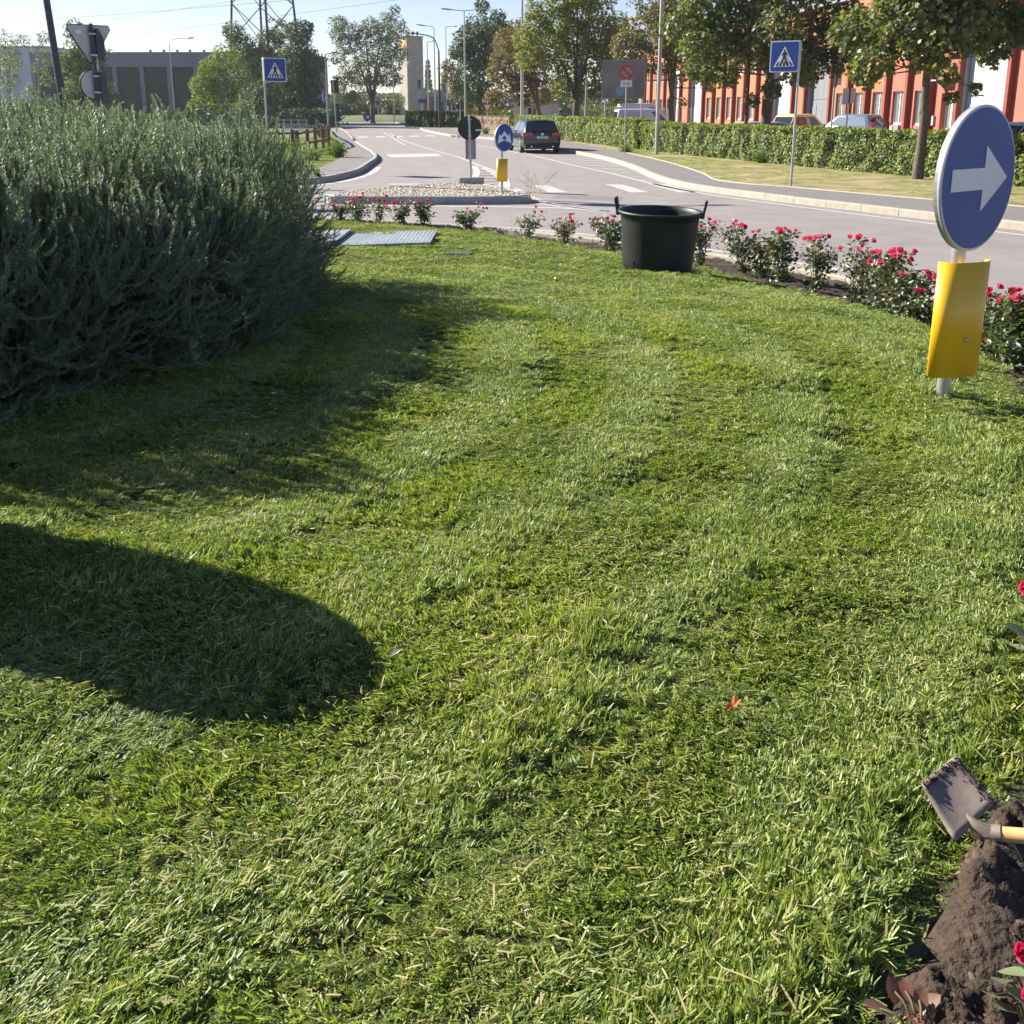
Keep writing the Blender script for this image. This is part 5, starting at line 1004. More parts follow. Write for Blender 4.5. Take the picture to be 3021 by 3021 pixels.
lamp('thin steel post standing before the left bay of the grey building', (-40.5,100,0), 5.1, .07, GALV, [])

# traffic light at the far pavement
tl = empty('traffic_light', (-14.3,86,.1), 0, 'traffic light seen from behind with a black backing board', 'traffic light')
pole('post', [(0,0,-.1),(-.15,0,4.1)], .05, GALV, tl); b = MB(); flat(b, rrect(.62,1.02,.06), .05, .09, Matrix.Translation((-.02,0,3.62))); bd = b.build('backing_board', BLACK, tl)
MB().bbox(-.16,.12,.09,.32,3.2,4.05,.03).build('signal_head', BLACK, bd); MB().bbox(.04,.36,-.12,.12,.9,1.7,.03).build('lower_signal_head', BLACK, tl); MB().bbox(.06,.28,-.1,.1,1.8,2.3,.03).build('push_button_box', BLACK, tl)
for i, (x, y, z, mt_, lb) in enumerate([(-21.4,152,1.05,REDS,'red no-entry disc at the far junction'),(-17.0,124,.62,BLUE,'small blue arrow disc at the far island'),(-14.6,158,1.05,BLUE,'tiny blue disc on the far roundabout grass')]):
    root = empty('road_sign', (x,y,.0), 0, lb, 'road sign', 'small round signs at the far junction'); pole('post', [(0,.05,-.1),(0,.05,z+.4)], .04, GALV, root); b = MB(); flat(b, circ(.42,24), 0, .03, Matrix.Translation((0,0,z+.35))); d = b.build('disc', mt_, root)
    b = MB(); flat(b, rrect(.55,.15,.01) if i == 0 else [(-.25,-.18),(.05,.02),(.2,-.15),(.22,.22),(-.15,.22),(-.02,.1)], -.006, -.001, Matrix.Translation((0,0,z+.35))); b.build('symbol', WHITE, d)
gw = empty('give_way_sign', (-21.5,170,.0), 0, 'far give-way triangle above a blue roundabout disc before the creeper wall', 'road sign'); pole('post', [(0,.05,-.1),(0,.05,3.5)], .05, GALV, gw)
b = MB(); flat(b, tri(1.0,4.4), 0, .03); t1 = b.build('triangle', REDS, gw); b = MB(); flat(b, tri(.62,4.28), -.006, -.001); b.build('face', WHITE, t1); b = MB(); flat(b, circ(.42,24), 0, .03, Matrix.Translation((0,0,2.9))); b.build('disc', BLUE, gw)
db = empty('road_sign', (-4.9,100,.11), 0, 'small dark round sign seen from behind near the far hedge blocks', 'road sign'); pole('post', [(0,-.03,-.1),(0,-.03,2.4)], .04, GALV, db); b = MB(); flat(b, circ(.36,24), 0, .03, Matrix.Translation((0,0,2.1))); b.build('disc', BLACK, db)
bu = empty('bus_stop_sign', (-10.0,118,.11), 0, 'grey and blue bus stop panel behind the clipped hedge blocks', 'bus stop sign'); pole('post', [(0,.05,-.1),(0,.05,3)], .05, GALV, bu); MB().bbox(-.35,.35,0,.05,2.9,3.9,.01).build('timetable_panel', SBACK, bu); MB().bbox(-.42,.42,-.01,.06,2.5,2.9,.01).build('blue_panel', BLUE, bu)
bp = empty('information_sign', (-6.9,121,.11), 0, 'small blue rectangular sign right of the black post', 'road sign'); pole('post', [(0,.05,-.1),(0,.05,2.6)], .05, GALV, bp); MB().bbox(-.55,.55,0,.05,2.2,2.9,.01).build('panel', BLUE, bp)
# posts and plates before the orange building
for i, (x, y, h, lb) in enumerate([(16.35,51.5,2.9,'thin post carrying two small boards before the blue-grey car'),(15.0,49.5,4.3,'slender steel post left of the small boards'),(12.6,52.0,2.5,'short pale post in front of the yellow car')]):
    root = empty('post', (x,y,.05), 0, lb, 'post', 'thin posts in the car park'); pole('pole', [(0,.04,-.1),(0,.04,h)], .045, GALV, root)
    if i == 0: MB().box(-.32,-.03,0,.03,h-.75,h).build('board', SBACK, root); MB().box(.05,.32,.05,.08,h-.7,h).build('board', SBACK, root); MB().box(-.02,.05,-.02,.02,h-.7,h).build('bracket', BLACK, root)
    if i == 1: MB().box(-.05,.10,0,.08,h-1.4,h-.25).build('lamp_strip', BLACK, root); MB().box(.10,.30,0,.05,h-1.3,h-.1).build('board', SBACK, root)

# ------------------------------------------------------------------ the dark plastic tub
tb = empty('garden_tub', (1.50,10.55,gz(1.50,10.55)-.01), R(-12), 'large dark green plastic tub with two rope handles on the lawn edge', 'tub')
tb.scale = (1,1,1.06)
Mt = Matrix.Rotation(R(1.8),4,'X')@Matrix.Rotation(R(1.6),4,'Y')
prof = [(.0,.012),(.335,.012),(.345,0),(.352,.01),(.362,.12),(.378,.30),(.395,.50),(.400,.552),(.412,.556),(.416,.570),(.430,.572),(.434,.585),(.430,.598),(.405,.600),(.392,.592),(.388,.55),(.372,.35),(.350,.10),(.338,.03),(0,.028)]
t0 = MB().lathe(prof, 72, Mt).build('tub_body', TUB, tb)
for s in (-1, 1):
    h = MB()
    for k in (-1, 1):
        a = R(90 - s*90 + 0) + k*.14; p = Vector((math.cos(a)*.435, math.sin(a)*.435, 0)); h.tube([Mt@(p+Vector((0,0,.555))), Mt@(p*1.01+Vector((0,0,.585))), Mt@(p*1.06+Vector((0,0,.69)))], .014, 8); h.tube([Mt@(p*.99+Vector((0,0,.545))), Mt@(p*.99+Vector((0,0,.60)))], .022, 8)
    a0 = R(90-s*90); q = [Mt@(Vector((math.cos(a0+k)*.435, math.sin(a0+k)*.435, 0))*1.06+Vector((0,0,.695))) for k in (-.17,-.06,.06,.17)]; h.tube(q, .013, 8); h.build('handle', TUB, tb)
b = MB(); b.box(-.255,-.232,-.262,-.252,.012,.035, Mt); b.box(-.20,-.185,-.330,-.318,.13,.175, Mt@Matrix.Rotation(R(-8),4,'Y')); b.build('drain_slot', BLACK, t0)

# ------------------------------------------------------------------ chequer-plate covers and the small lid in the lawn
CHK = mat('chequer_plate', (.40,.44,.47), .45, metal=.5, col2=(.28,.32,.30), vs=1.6, bump=.6, bs=160)
zc = .432
for i, (x0, x1, y0, y1) in enumerate([(-3.2,-2.12,12.25,13.55),(-2.10,-.98,12.25,13.55)]):
    Mc = Matrix.Translation(((x0+x1)/2,(y0+y1)/2,zc))@Matrix.Rotation(R(-3+i),4,'Y'); c = MB(); w2 = (x1-x0)/2; h2 = (y1-y0)/2; c.box(-w2,w2,-h2,h2,-.03,.004, Mc)
    co = c.build('inspection_cover', CHK, None, label=['left chequer-plate cover in the lawn, beside the shrub','right chequer-plate cover in the lawn, its corner free of grass'][i], cat='cover', group='metal covers set in the lawn')
    b = MB(); n = 0
    for u in range(22):
        for v in range(26):
            cx = -w2+.03+u*(2*w2-.06)/21; cy = -h2+.03+v*(2*h2-.06)/25; a = .5 if (u+v) % 2 else -.5; ca, sa = math.cos(a)*.015, math.sin(a)*.015
            b.add([Mc@Vector(p) for p in ((cx-ca,cy-sa,.0045),(cx+sa*.25,cy-ca*.25,.0075),(cx+ca,cy+sa,.0045),(cx-sa*.25,cy+ca*.25,.0075))], [(0,1,2,3)])
    b.build('tread_pattern', CHK, co, kind='stuff')
MB().prism([(-.72,11.32),(-.46,11.30),(-.44,11.50),(-.70,11.53)], .40, .447).build('valve_box_lid', mat('valve_box_plastic', (.05,.075,.055), .6), None, label='small sunken irrigation box lid in the lawn, right of the plates', cat='lid')

# ------------------------------------------------------------------ hoe, leaf and litter
hz0 = .80
STEELD = mat('muddy_steel', (.20,.165,.14), .6, metal=.15, col2=(.145,.112,.092), vs=9, bump=.06, bs=60)
hoe = empty('garden_hoe', (.834,1.375,.822), 0, 'short-handled hoe with a square muddy blade resting on the bed edge', 'hoe')
# blade lies tilted up towards the camera side, its cutting edge away from the handle
HX = Vector((1,0,0)); HU = Vector((0,.78,.68)); HN = HX.cross(HU).normalized()
def HP(a, b, c=0.0): return Vector((-.085,.085,.075))+HX*(a/1180)+HU*(b/1180)+HN*c
CL_, CT_, CR_, CB_ = (-79,28), (3,80), (50,-11), (-46,-80)
def bl_(s_, t_, c=0.0):          # s_ along the cutting edge, t_ from the cutting edge to the neck
    a = [(CL_[i]*(1-s_)+CT_[i]*s_)*(1-t_)+(CB_[i]*(1-s_)+CR_[i]*s_)*t_ for i in (0,1)]
    return HP(a[0], a[1], c+.016*(t_*t_)-.012*math.sin(math.pi*s_)*(1-.3*t_))
def bend(p): x, y, z = p; return bl_((y+.062)/.124, (x+.085)/.17, z)
vs = []; fs = []; nx_, ny_ = 9, 9
for s in (0, 1):
    for j in range(ny_):
        for i in range(nx_): vs.append(bl_(j/(ny_-1), i/(nx_-1), .0018*(1-2*s)))
k = nx_*ny_
for j in range(ny_-1):
    for i in range(nx_-1): a = j*nx_+i; fs += [(a,a+1,a+nx_+1,a+nx_),(k+a+nx_,k+a+nx_+1,k+a+1,k+a)]
for i in range(nx_-1): fs += [(i+1,i,k+i,k+i+1),((ny_-1)*nx_+i,(ny_-1)*nx_+i+1,k+(ny_-1)*nx_+i+1,k+(ny_-1)*nx_+i)]
for j in range(ny_-1): fs += [(j*nx_,(j+1)*nx_,k+(j+1)*nx_,k+j*nx_),((j+1)*nx_-1+nx_,(j+1)*nx_-1,k+(j+1)*nx_-1,k+(j+2)*nx_-1)]
bl = MB().add(vs, fs, True).build('blade', STEELD, hoe)
MUD = mat('dark_mud', (.05,.034,.024), .95, var=.4, vs=30, bump=.8, bs=80); vs = []; fs = []; r = random.Random(4)
for _ in range(170):
    t = r.random(); x = -.082+abs(r.gauss(0,.013)) if r.random() < .6 else -.085+.17*t; y = (-.062+.124*r.random()) if x < -.05 else (.064-abs(r.gauss(0,.010)))
    c = bend((x,y,.003)); s = r.uniform(.002,.005); n0 = len(vs); d = [Vector((r.gauss(0,1),r.gauss(0,1),r.gauss(0,.35))).normalized()*s for _ in range(4)]; vs += [tuple(c+q) for q in d]; fs += [(n0,n0+1,n0+2),(n0,n0+2,n0+3),(n0,n0+3,n0+1),(n0+1,n0+3,n0+2)]
MB().add(vs, fs).build('mud_crust', MUD, bl, kind='stuff')
nk = bl_(.5, 1.0, -.002); eye = HP(32,-62,.004); MB().tube([bl_(.5,.80,-.003), nk, eye], [.004,.009,.014], 10).build('neck', STEELD, hoe)
hd = Vector((.86,-.45,.26)).normalized(); MB().tube([eye-hd*.016, eye+hd*.016], [.0135,.0145], 16).build('socket', STEELD, hoe)
MB().tube([eye-hd*.030, eye-hd*.015, eye+hd*.02, eye+hd*.6], [.009,.011,.0122,.0122], 16).build('handle', HANDLE, hoe)
pr = MB()
for sx in (-.004,.022): pr.tube([tuple(eye+Vector((sx,-.012,-.005))), tuple(eye+Vector((sx+.012,-.045,-.03))), tuple(eye+Vector((sx+.03,-.085,-.075)))], [.008,.006,.003], 8)
pr.build('prong', STEELD, hoe)
ll = MB(); M_ = Matrix.Translation((.44,1.80,gz(.44,1.80)+.035))@Matrix.Rotation(R(20),4,'Z')@Matrix.Rotation(R(-24),4,'Y')@Matrix.Scale(.62,4); sv = [(-.035,0,.0),(-.012,.012,.012),(.004,.016,.006),(.03,.022,.022),(.02,.004,.006),(.034,-.010,.018),(.004,-.012,.004),(-.014,-.010,.012)]
ll.add([M_@Vector(p) for p in sv]+[M_@Vector((0,0,0))], [(i,(i+1)%8,8) for i in range(8)])
ll.build('dead_leaf', leafmat('dry_orange_leaf', [(0,(.42,.10,.025)),(1,(.55,.17,.04))], transl=.4), None, label='curled orange-brown fallen leaf on the grass', cat='leaf')
r = random.Random(21)
for i, (x, y, lb) in enumerate([(-.25,1.98,'pale fallen petal near the edge of the rounded shade'),(-1.0,4.15,'white feather lying in the shade by the shrub'),(.62,3.6,'pale grass clipping left of the yellow post')]):
    M_ = Matrix.Translation((x,y,gz(x,y)+.034))@Matrix.Rotation(r.uniform(0,6),4,'Z'); MB().add([M_@Vector(p) for p in ((-.022,0,0),(0,.007,.006),(.022,0,0),(0,-.007,.004))], [(0,1,2,3)]).build('litter_flake', WHITE if i else mat('dry_petal', (.6,.55,.5), .8), None, label=lb, cat='litter')

# ------------------------------------------------------------------ fences and railings
ff = empty('wooden_fence', (-9.2,45,.1), 0, 'brown post-and-rail fence along the left-hand pavement', 'fence')
FP = [(-14.5,44.6),(-12.2,44.7),(-10.0,44.9),(-9.22,45.1),(-9.28,47.7),(-9.32,49.8),(-9.34,51.9),(-9.4,53.9),(-9.9,56.6),(-10.6,60),(-11.3,63.5),(-12.1,67),(-13.0,71),(-13.9,75.5),(-14.8,80),(-15.7,85),(-16.6,90)]
o = (-9.2,45,.1)
for i, (x, y) in enumerate(FP):
    MB().bbox(x-.075,x+.075,y-.075,y+.075,.0,1.12+rnd.uniform(-.04,.03),.02).build('post', WOODF, ff, o)
    if i == 3: MB().bbox(x-.27,x-.12,y-.06,y+.08,.0,1.13,.02).build('post', WOODF, ff, o)
for (a, b) in zip(FP[:-1], FP[1:]):
    for z in (.98,.52):
        d = Vector((b[0]-a[0], b[1]-a[1])); n = Vector((-d.y, d.x)).normalized()*.055; q = (a[0]-n.x*1.6, a[1]-n.y*1.6); q2 = (b[0]-n.x*1.6, b[1]-n.y*1.6)
        MB().tube([(*q,z-.02), ((q[0]+q2[0])/2,(q[1]+q2[1])/2,z+rnd.uniform(-.02,.02)), (*q2,z)], .055, 6).build('rail', WOODF, ff, o)
gr = empty('concrete_railing', (-20.5,98,0), 0, 'pale grey railing over the culvert beyond the fence', 'railing'); RLM = mat('pale_railing', (.36,.37,.40), .7)
for k in range(5): MB().bbox(-1.45+k*.70,-1.33+k*.70,-.06,.06,-.1,1.05,.01).build('post', RLM, gr)
for z in (.98,.62): MB().box(-1.45,1.5,-.04,.04,z-.05,z+.03).build('rail', RLM, gr)
g2 = empty('barred_grille', (-18.6,92,0), 0, 'low barred grille below the culvert railing', 'grille')
for k in range(15): MB().box(-1.4+k*.2,-1.34+k*.2,-.03,.03,-.1,.55).build('bar', RLM, g2)
MB().box(-1.45,1.5,-.04,.04,.55,.62).build('rail', RLM, g2)
pf = empty('picket_fence', (-2.3,97.5,.11), R(-72), 'rustic wooden picket fence with diagonal braces beyond the black sign', 'fence')
# the fence runs from (-3.5,104) to (-1.1,91)
PL_ = 13.0
for k in range(33):
    x = -6.5+k*PL_/32; MB().add(*(lambda s: (s.v, s.f))(MB().box(x-.06,x+.06,-.02,.02,0,1.22+.06*(k % 2)))).build('picket', WOODL, pf)
for z in (.42,1.02): MB().box(-6.5,6.5,.02,.07,z-.05,z+.05).build('rail', WOODL, pf)
for k in range(12):
    x = -6.4+k*1.07; s = 1 if k % 2 else -1; MB().tube([(x,-.045,.42 if s > 0 else 1.02),(x+1.07,-.045,1.02 if s > 0 else .42)], .04, 5).build('brace', WOODL, pf)

# ------------------------------------------------------------------ cars
def wheel(x, y, r, parent, side):
    M = Matrix.Translation((x,y,r))@Matrix.Rotation(R(90)*side,4,'Y')
    t = MB().lathe([(r*.62,-.20),(r*.92,-.20),(r,-.16),(r,-.02),(r*.93,.0),(r*.66,.0)], 24, M).build('wheel', TYRE, parent)
    b = MB().lathe([(r*.66,-.01),(r*.62,-.05),(0,-.055)], 20, M)
    for k in range(5):
        a = 2*math.pi*k/5; ca, sa = math.cos(a), math.sin(a); b.add([M@Vector(p) for p in ((ca*.05+sa*.03,sa*.05-ca*.03,-.012),(ca*r*.64+sa*.05,sa*r*.64-ca*.05,-.004),(ca*r*.64-sa*.05,sa*r*.64+ca*.05,-.004),(ca*.05-sa*.03,sa*.05+ca*.03,-.012))], [(0,1,2,3)])
    b.lathe([(r*.64,-.002),(r*.68,.004),(r*.70,-.002)], 20, M); b.build('rim', RIM, t)
def car(label, loc, rz, paint, L=4.5, W=1.8, H=1.48, body='wagon', glass=CARGLS, side_glass=None, cat_='car', name='parked_car', group=None, plate=None, detail=True, tl_='side'):
    root = empty(name, loc, rz, label, cat_, group); h = L/2; w = W/2; van = body == 'van'
    belt = .98 if not van else 1.12
    st = [(-h,.86,.46,belt*.90),(-h+.05,.95,.36,belt*.97),(-h+.35,.99,.24,belt),(-h*.45,1.0,.20,belt),(h*.1,1.0,.20,belt*.985),(h*.5,.985,.21,belt*.95),(h*.78,.95,.24,belt*.86),(h*.94,.86,.30,belt*.76),(h,.74,.40,belt*.66)]
    vs = []; fs = []; K = 12
    for y, k, lo, be in st:
        ww = w*k; vs += [(-ww*.88,y,lo),(-ww*.97,y,lo+.08),(-ww,y,lo+(be-lo)*.45),(-ww*.985,y,lo+(be-lo)*.75),(-ww*.93,y,be-.03),(-ww*.80,y,be+.015),(ww*.80,y,be+.015),(ww*.93,y,be-.03),(ww*.985,y,lo+(be-lo)*.75),(ww,y,lo+(be-lo)*.45),(ww*.97,y,lo+.08),(ww*.88,y,lo)]
    for i in range(len(st)-1):
        for k in range(K): fs.append((i*K+k, (i+1)*K+k, (i+1)*K+(k+1) % K, i*K+(k+1) % K))
    fs += [tuple(range(K)), tuple(range((len(st)-1)*K+K-1, (len(st)-1)*K-1, -1))]
    bo = MB().add(vs, fs, True).build('body', paint, root)
    e = bo.modifiers.new('bevel', 'BEVEL'); e.width = .02; e.segments = 2; e.limit_method = 'ANGLE'; e.angle_limit = R(40)
    if van: T = dict(yb0=-h+.06, yb1=h*.60, yr0=-h+.16, yr1=h*.22, rw=.82)
    elif body == 'wagon': T = dict(yb0=-h+.10, yb1=h*.48, yr0=-h+.50, yr1=h*.08, rw=.72)
    else: T = dict(yb0=-h+.10, yb1=h*.55, yr0=-h+.45, yr1=h*.12, rw=.72)
    rw = w*T['rw']; bw = w*.90; zr = H
    rings = [(T['yb0'],T['yb1'],bw,belt-.02),(T['yb0']+(T['yr0']-T['yb0'])*.86,T['yb1']+(T['yr1']-T['yb1'])*.82,bw+(rw-bw)*.78,belt+(zr-belt)*.82),(T['yr0']+.04,T['yr1']-.05,rw*.97,zr-.035),(T['yr0']+.25,T['yr1']-.35,rw*.80,zr)]
    vs = []; n = 8
    for y0, y1, ww, z in rings: vs += [(-ww*.93,y0,z),(ww*.93,y0,z),(ww,y0+.12,z),(ww,y1-.2,z),(ww*.90,y1,z),(-ww*.90,y1,z),(-ww,y1-.2,z),(-ww,y0+.12,z)]
    fs = [(i*n+k, i*n+(k+1) % n, (i+1)*n+(k+1) % n, (i+1)*n+k) for i in range(3) for k in range(n)]+[tuple(range(3*n, 4*n))]
    gh = MB().add(vs, fs, True).build('roof', paint, root); e = gh.modifiers.new('bevel', 'BEVEL'); e.width = .025; e.segments = 2
    def P(i, k): return Vector(vs[i*n+k])
    def pane(a, b, c, d, s=.90, off=.006, mt=glass, nm='window', z0=.06, z1=.93, x0=.04, x1=.96):
        A_, B_, C_, D_ = a.copy(), b.copy(), c.copy(), d.copy(); nn = (B_-A_).cross(D_-A_).normalized()
        q = lambda u, v: (A_*(1-u)+B_*u)*(1-v)+(D_*(1-u)+C_*u)*v+nn*off
        m_ = MB(); g = 3; g2 = 3; pv = [q(x0+(x1-x0)*i/g2, z0+(z1-z0)*j/g) for j in range(g+1) for i in range(g2+1)]
        m_.add(pv, [(j*(g2+1)+i, j*(g2+1)+i+1, (j+1)*(g2+1)+i+1, (j+1)*(g2+1)+i) for j in range(g) for i in range(g2)]); return m_.build(nm, mt, root)
    sg = side_glass or glass
    pane(P(0,0), P(0,1), P(1,1), P(1,0), nm='rear_window', z0=.12 if not van else .35)
    pane(P(0,4), P(0,5), P(1,5), P(1,4), nm='windscreen', z0=.05)
    for a, b in ((6,7),(2,3)):
        if not van: 
            for u0, u1 in ((.04,.47),(.50,.94)): pane(P(0,a), P(0,b), P(1,b), P(1,a), nm='side_window', mt=sg, x0=u0, x1=u1, z0=.10)
        else: 
            u0, u1 = (.03,.20) if a == 6 else (.80,.97); pane(P(0,a), P(0,b), P(1,b), P(1,a), nm='side_window', mt=sg, x0=u0, x1=u1, z0=.10)
    r = .33 if not van else .33
    for sx in (-1, 1):
        for yy in (-h+.85, h-.88):
            wheel(sx*(w+.004), yy, r, root, sx)
            b = MB(); a0 = [R(-8+196*k/12) for k in range(13)]; Mx = [(sx*(w*.992), yy+math.cos(a)*(r+.05), r+math.sin(a)*(r+.05)) for a in a0]; My = [(sx*(w*1.003), yy+math.cos(a)*(r-.01), r+math.sin(a)*(r-.01)) for a in a0]; b.strip(Mx, My) if sx < 0 else b.strip(My, Mx); b.build('wheel_arch', BLACK, root)
        b = MB()
        if van or tl_ == 'tall': b.bbox(sx*w*.92-.05,sx*w*.92+.05,-h-.01,-h+.12,.75,1.25,.02)
        else: b.box(min(sx*w*.50,sx*w*.93),max(sx*w*.50,sx*w*.93),-h-.012,-h+.12,.79,.93); b.box(min(sx*w*.88,sx*w*.975),max(sx*w*.88,sx*w*.975),-h+.02,-h+.34,.80,.93)
        b.build('tail_light', TLIGHT, root)
        MB().bbox(min(sx*w*.98,sx*w*1.18),max(sx*w*.98,sx*w*1.18),h*.40,h*.40+.13,belt+.0,belt+.16,.03).build('mirror', paint, root)
        if body == 'wagon' and detail: MB().tube([(sx*rw*.90,T['yr0']+.15,zr-.0),(sx*rw*.90,T['yr0']+.3,zr+.04),(sx*rw*.90,T['yr1']-.4,zr+.04),(sx*rw*.90,T['yr1']-.25,zr-.02)], .014, 6).build('roof_rail', CHROME, root)
    if detail:
        MB().box(-w*.80,w*.80,-h-.006,-h+.05,.36,.44).build('bumper_insert', BLACK, root)
        MB().box(-w*.86,w*.86,-h+.02,-h+.10,.20,.34).build('rear_diffuser', BLACK, root)
        b = MB(); [b.tube([(sx*.5,-h+.0,.31),(sx*.5,-h+.2,.31)], .035, 8) for sx in (-1,1)]; b.build('exhaust', CHROME, root)
        b = MB(); b.tube([(-w*.78,-h-.004,.62),(w*.78,-h-.004,.62)], .006, 4); b.tube([(-w*.72,-h+.028,.94),(w*.72,-h+.028,.94)], .008, 4); b.build('tailgate_seam', BLACK, root)
        MB().box(-.30,.30,T['yr0']-.06,T['yr0']+.10,zr-.045,zr-.015).build('spoiler', paint, root)
    return root
blk = car('black estate car standing on the road, seen from behind', (1.0,50.5,.0), R(9.5), CARBLK, 4.75, 1.84, 1.49, side_glass=CARGLL)
pl = MB().box(-.26,.26,-2.395,-2.381,.665,.775).build('number_plate', PLATE, blk)
text_mesh('lettering', 'FA 784 JD', .085, BLACK, pl, Matrix.Translation((0,-2.398,.72))@Matrix.Rotation(R(90),4,'X'))
b = MB(); b.lathe([(.045,0),(.052,.004),(.060,0)], 24, Matrix.Translation((0,-2.385,.865))@Matrix.Rotation(R(90),4,'X')); b.lathe([(0,0),(.046,0)], 20, Matrix.Translation((0,-2.380,.865))@Matrix.Rotation(R(90),4,'X')); bd = b.build('tailgate_badge', CHROME, blk)
text_mesh('letters', 'V', .062, CHROME, bd, Matrix.Translation((0,-2.390,.884))@Matrix.Rotation(R(90),4,'X')); text_mesh('letters', 'W', .055, CHROME, bd, Matrix.Translation((0,-2.390,.848))@Matrix.Rotation(R(90),4,'X'))
WV = mat('white_van_paint', (.62,.64,.72), .35, coat=.4); YP = mat('pale_yellow_car_paint', (.60,.52,.22), .35, coat=.4); BP = mat('blue_grey_car_paint', (.14,.19,.27), .3, coat=.5, metal=.3); GP = mat('grey_car_paint', (.30,.31,.33), .35, coat=.4)
PK = 'vehicles parked behind the hedge'
vn = car('white panel van parked side-on behind the hedge, under the billboard', (9.6,74.5,.05), R(-84), WV, 4.9, 1.85, 1.93, 'van', group=PK, cat_='van', name='parked_van', tl_='tall', detail=False)
b = MB(); b.add([(-.87,-2.0,1.15),(-.87,-.95,1.15),(-.80,-.95,1.72),(-.80,-2.0,1.72)], [(3,2,1,0)]); b.add([(.935,-1.9,1.16),(.935,-.6,1.16),(.875,-.6,1.66),(.875,-1.9,1.66)], [(0,1,2,3)]); b.build('side_panel_recess', mat('van_panel_blue_grey', (.40,.45,.56), .4), vn)
car('pale pick-up cab showing above the white van', (10.6,84,.05), R(-80), mat('pickup_paint', (.5,.52,.58), .4, coat=.3), 4.6, 1.8, 2.35, 'van', group=PK, cat_='pick-up', name='parked_pickup', tl_='tall', detail=False)
car('pale yellow hatchback behind the hedge, left of the blue-grey car', (16.6,60.3,.05), R(-52), YP, 4.1, 1.72, 1.66, 'hatch', group=PK, detail=False, tl_='tall')
car('blue-grey hatchback parked behind the hedge before the orange wall', (18.6,58.4,.05), R(38), BP, 4.1, 1.74, 1.66, 'hatch', group=PK, detail=False, side_glass=CARGLL, tl_='tall')
car('silver car just showing at the right edge beyond the hedge', (17.6,36.2,.05), R(20), GP, 4.2, 1.75, 1.52, 'hatch', group=PK, detail=False)
car('dark car roof glimpsed over the far end of the hedge', (5.6,96,.11), R(-78), CARBLK, 4.3, 1.75, 1.42, 'hatch', group=PK, detail=False)
car('low grey car roof showing behind the hedge at the second maple', (12.3,50,.05), R(-70), GP, 4.3, 1.7, 1.36, 'hatch', group=PK, detail=False)

# ------------------------------------------------------------------ orange industrial building on the right
tdir = Vector((-.11,1,0)).normalized(); ndir = Vector((-1,-.11,0)).normalized()
FM = Matrix(((tdir.x,ndir.x,0,28.67),(tdir.y,ndir.y,0,0),(0,0,1,.03),(0,0,0,1)))
ob = empty('orange_building', (22.4,57,0), 0, 'orange and coral industrial hall with tall fins, windows and white doors', 'building'); oo = (22.4,57,0)
def fb(name, mt, boxes, parent=ob, **kw):
    b = MB(); [b.box(*q, FM) for q in boxes]; return b.build(name, mt, parent, oo, **kw)
HT = 8.5; k_ = 1.006
def mtw(y): return STUCCO_R if 53.9 < y < 61.2 or y < 49 else STUCCO_O
fb('inner_mass', CONCB, [(30*k_,125*k_,-14,-.42,0,HT+.2)])
fb('parapet', GALVD, [(30*k_,125*k_,-.45,.12,HT,HT+.55)])
bays = [('wall',30,34),('win',34,36.6),('win',36.6,39.2),('wall',39.2,41.8),('win',41.8,44.4),('wall',44.4,46.4),('wall',46.4,49.4),('doorw',49.4,53.8),('entry',53.8,56.6),('win',56.6,59.15),('win',59.15,61.7),('win',61.7,64.3),('win',64.3,66.9),('win',66.9,69.6),('doorg',69.6,73.9),('wall',73.9,76.2),('doorw',76.2,80.5),('win',80.5,83.8),('win',83.8,86.8),('win',86.8,89.6),('win',89.6,92.4),('win',92.4,95.3),('win',95.3,98.4),('doorw',98.4,103),('wall',103,106.3),('doorw',106.3,109.6),('win',109.6,112.6),('win',112.6,115.6),('win',115.6,118.6),('win',118.6,121.6),('wall',121.6,125)]
def window(c, w2, z0, z1, y, grille=False):
    f = fb('window', FRAMEW, [(c-w2,c-w2+.09,-.18,-.08,z0,z1),(c+w2-.09,c+w2,-.18,-.08,z0,z1),(c-w2+.09,c+w2-.09,-.18,-.08,z1-.10,z1),(c-w2+.09,c+w2-.09,-.18,-.08,z0,z0+.10),(c-.03,c+.03,-.17,-.09,z0+.10,z1-.10)])
    for a, b in ((c-w2+.09,c-.03),(c+.03,c+w2-.09)): fb('pane', GLASSD, [(a,b,-.15,-.13,z0+.10,z1-.10)], f)
    if grille: fb('grille', GALV, [(c-w2+.09,c+w2-.09,-.075,-.065,z,z+.02) for z in (z0+.45,z0+.8,z0+1.15,z0+1.5) if z < z1-.1]+[(c+q,c+q+.02,-.064,-.055,z0+.1,z1-.1) for q in (-.28,.26)], f)
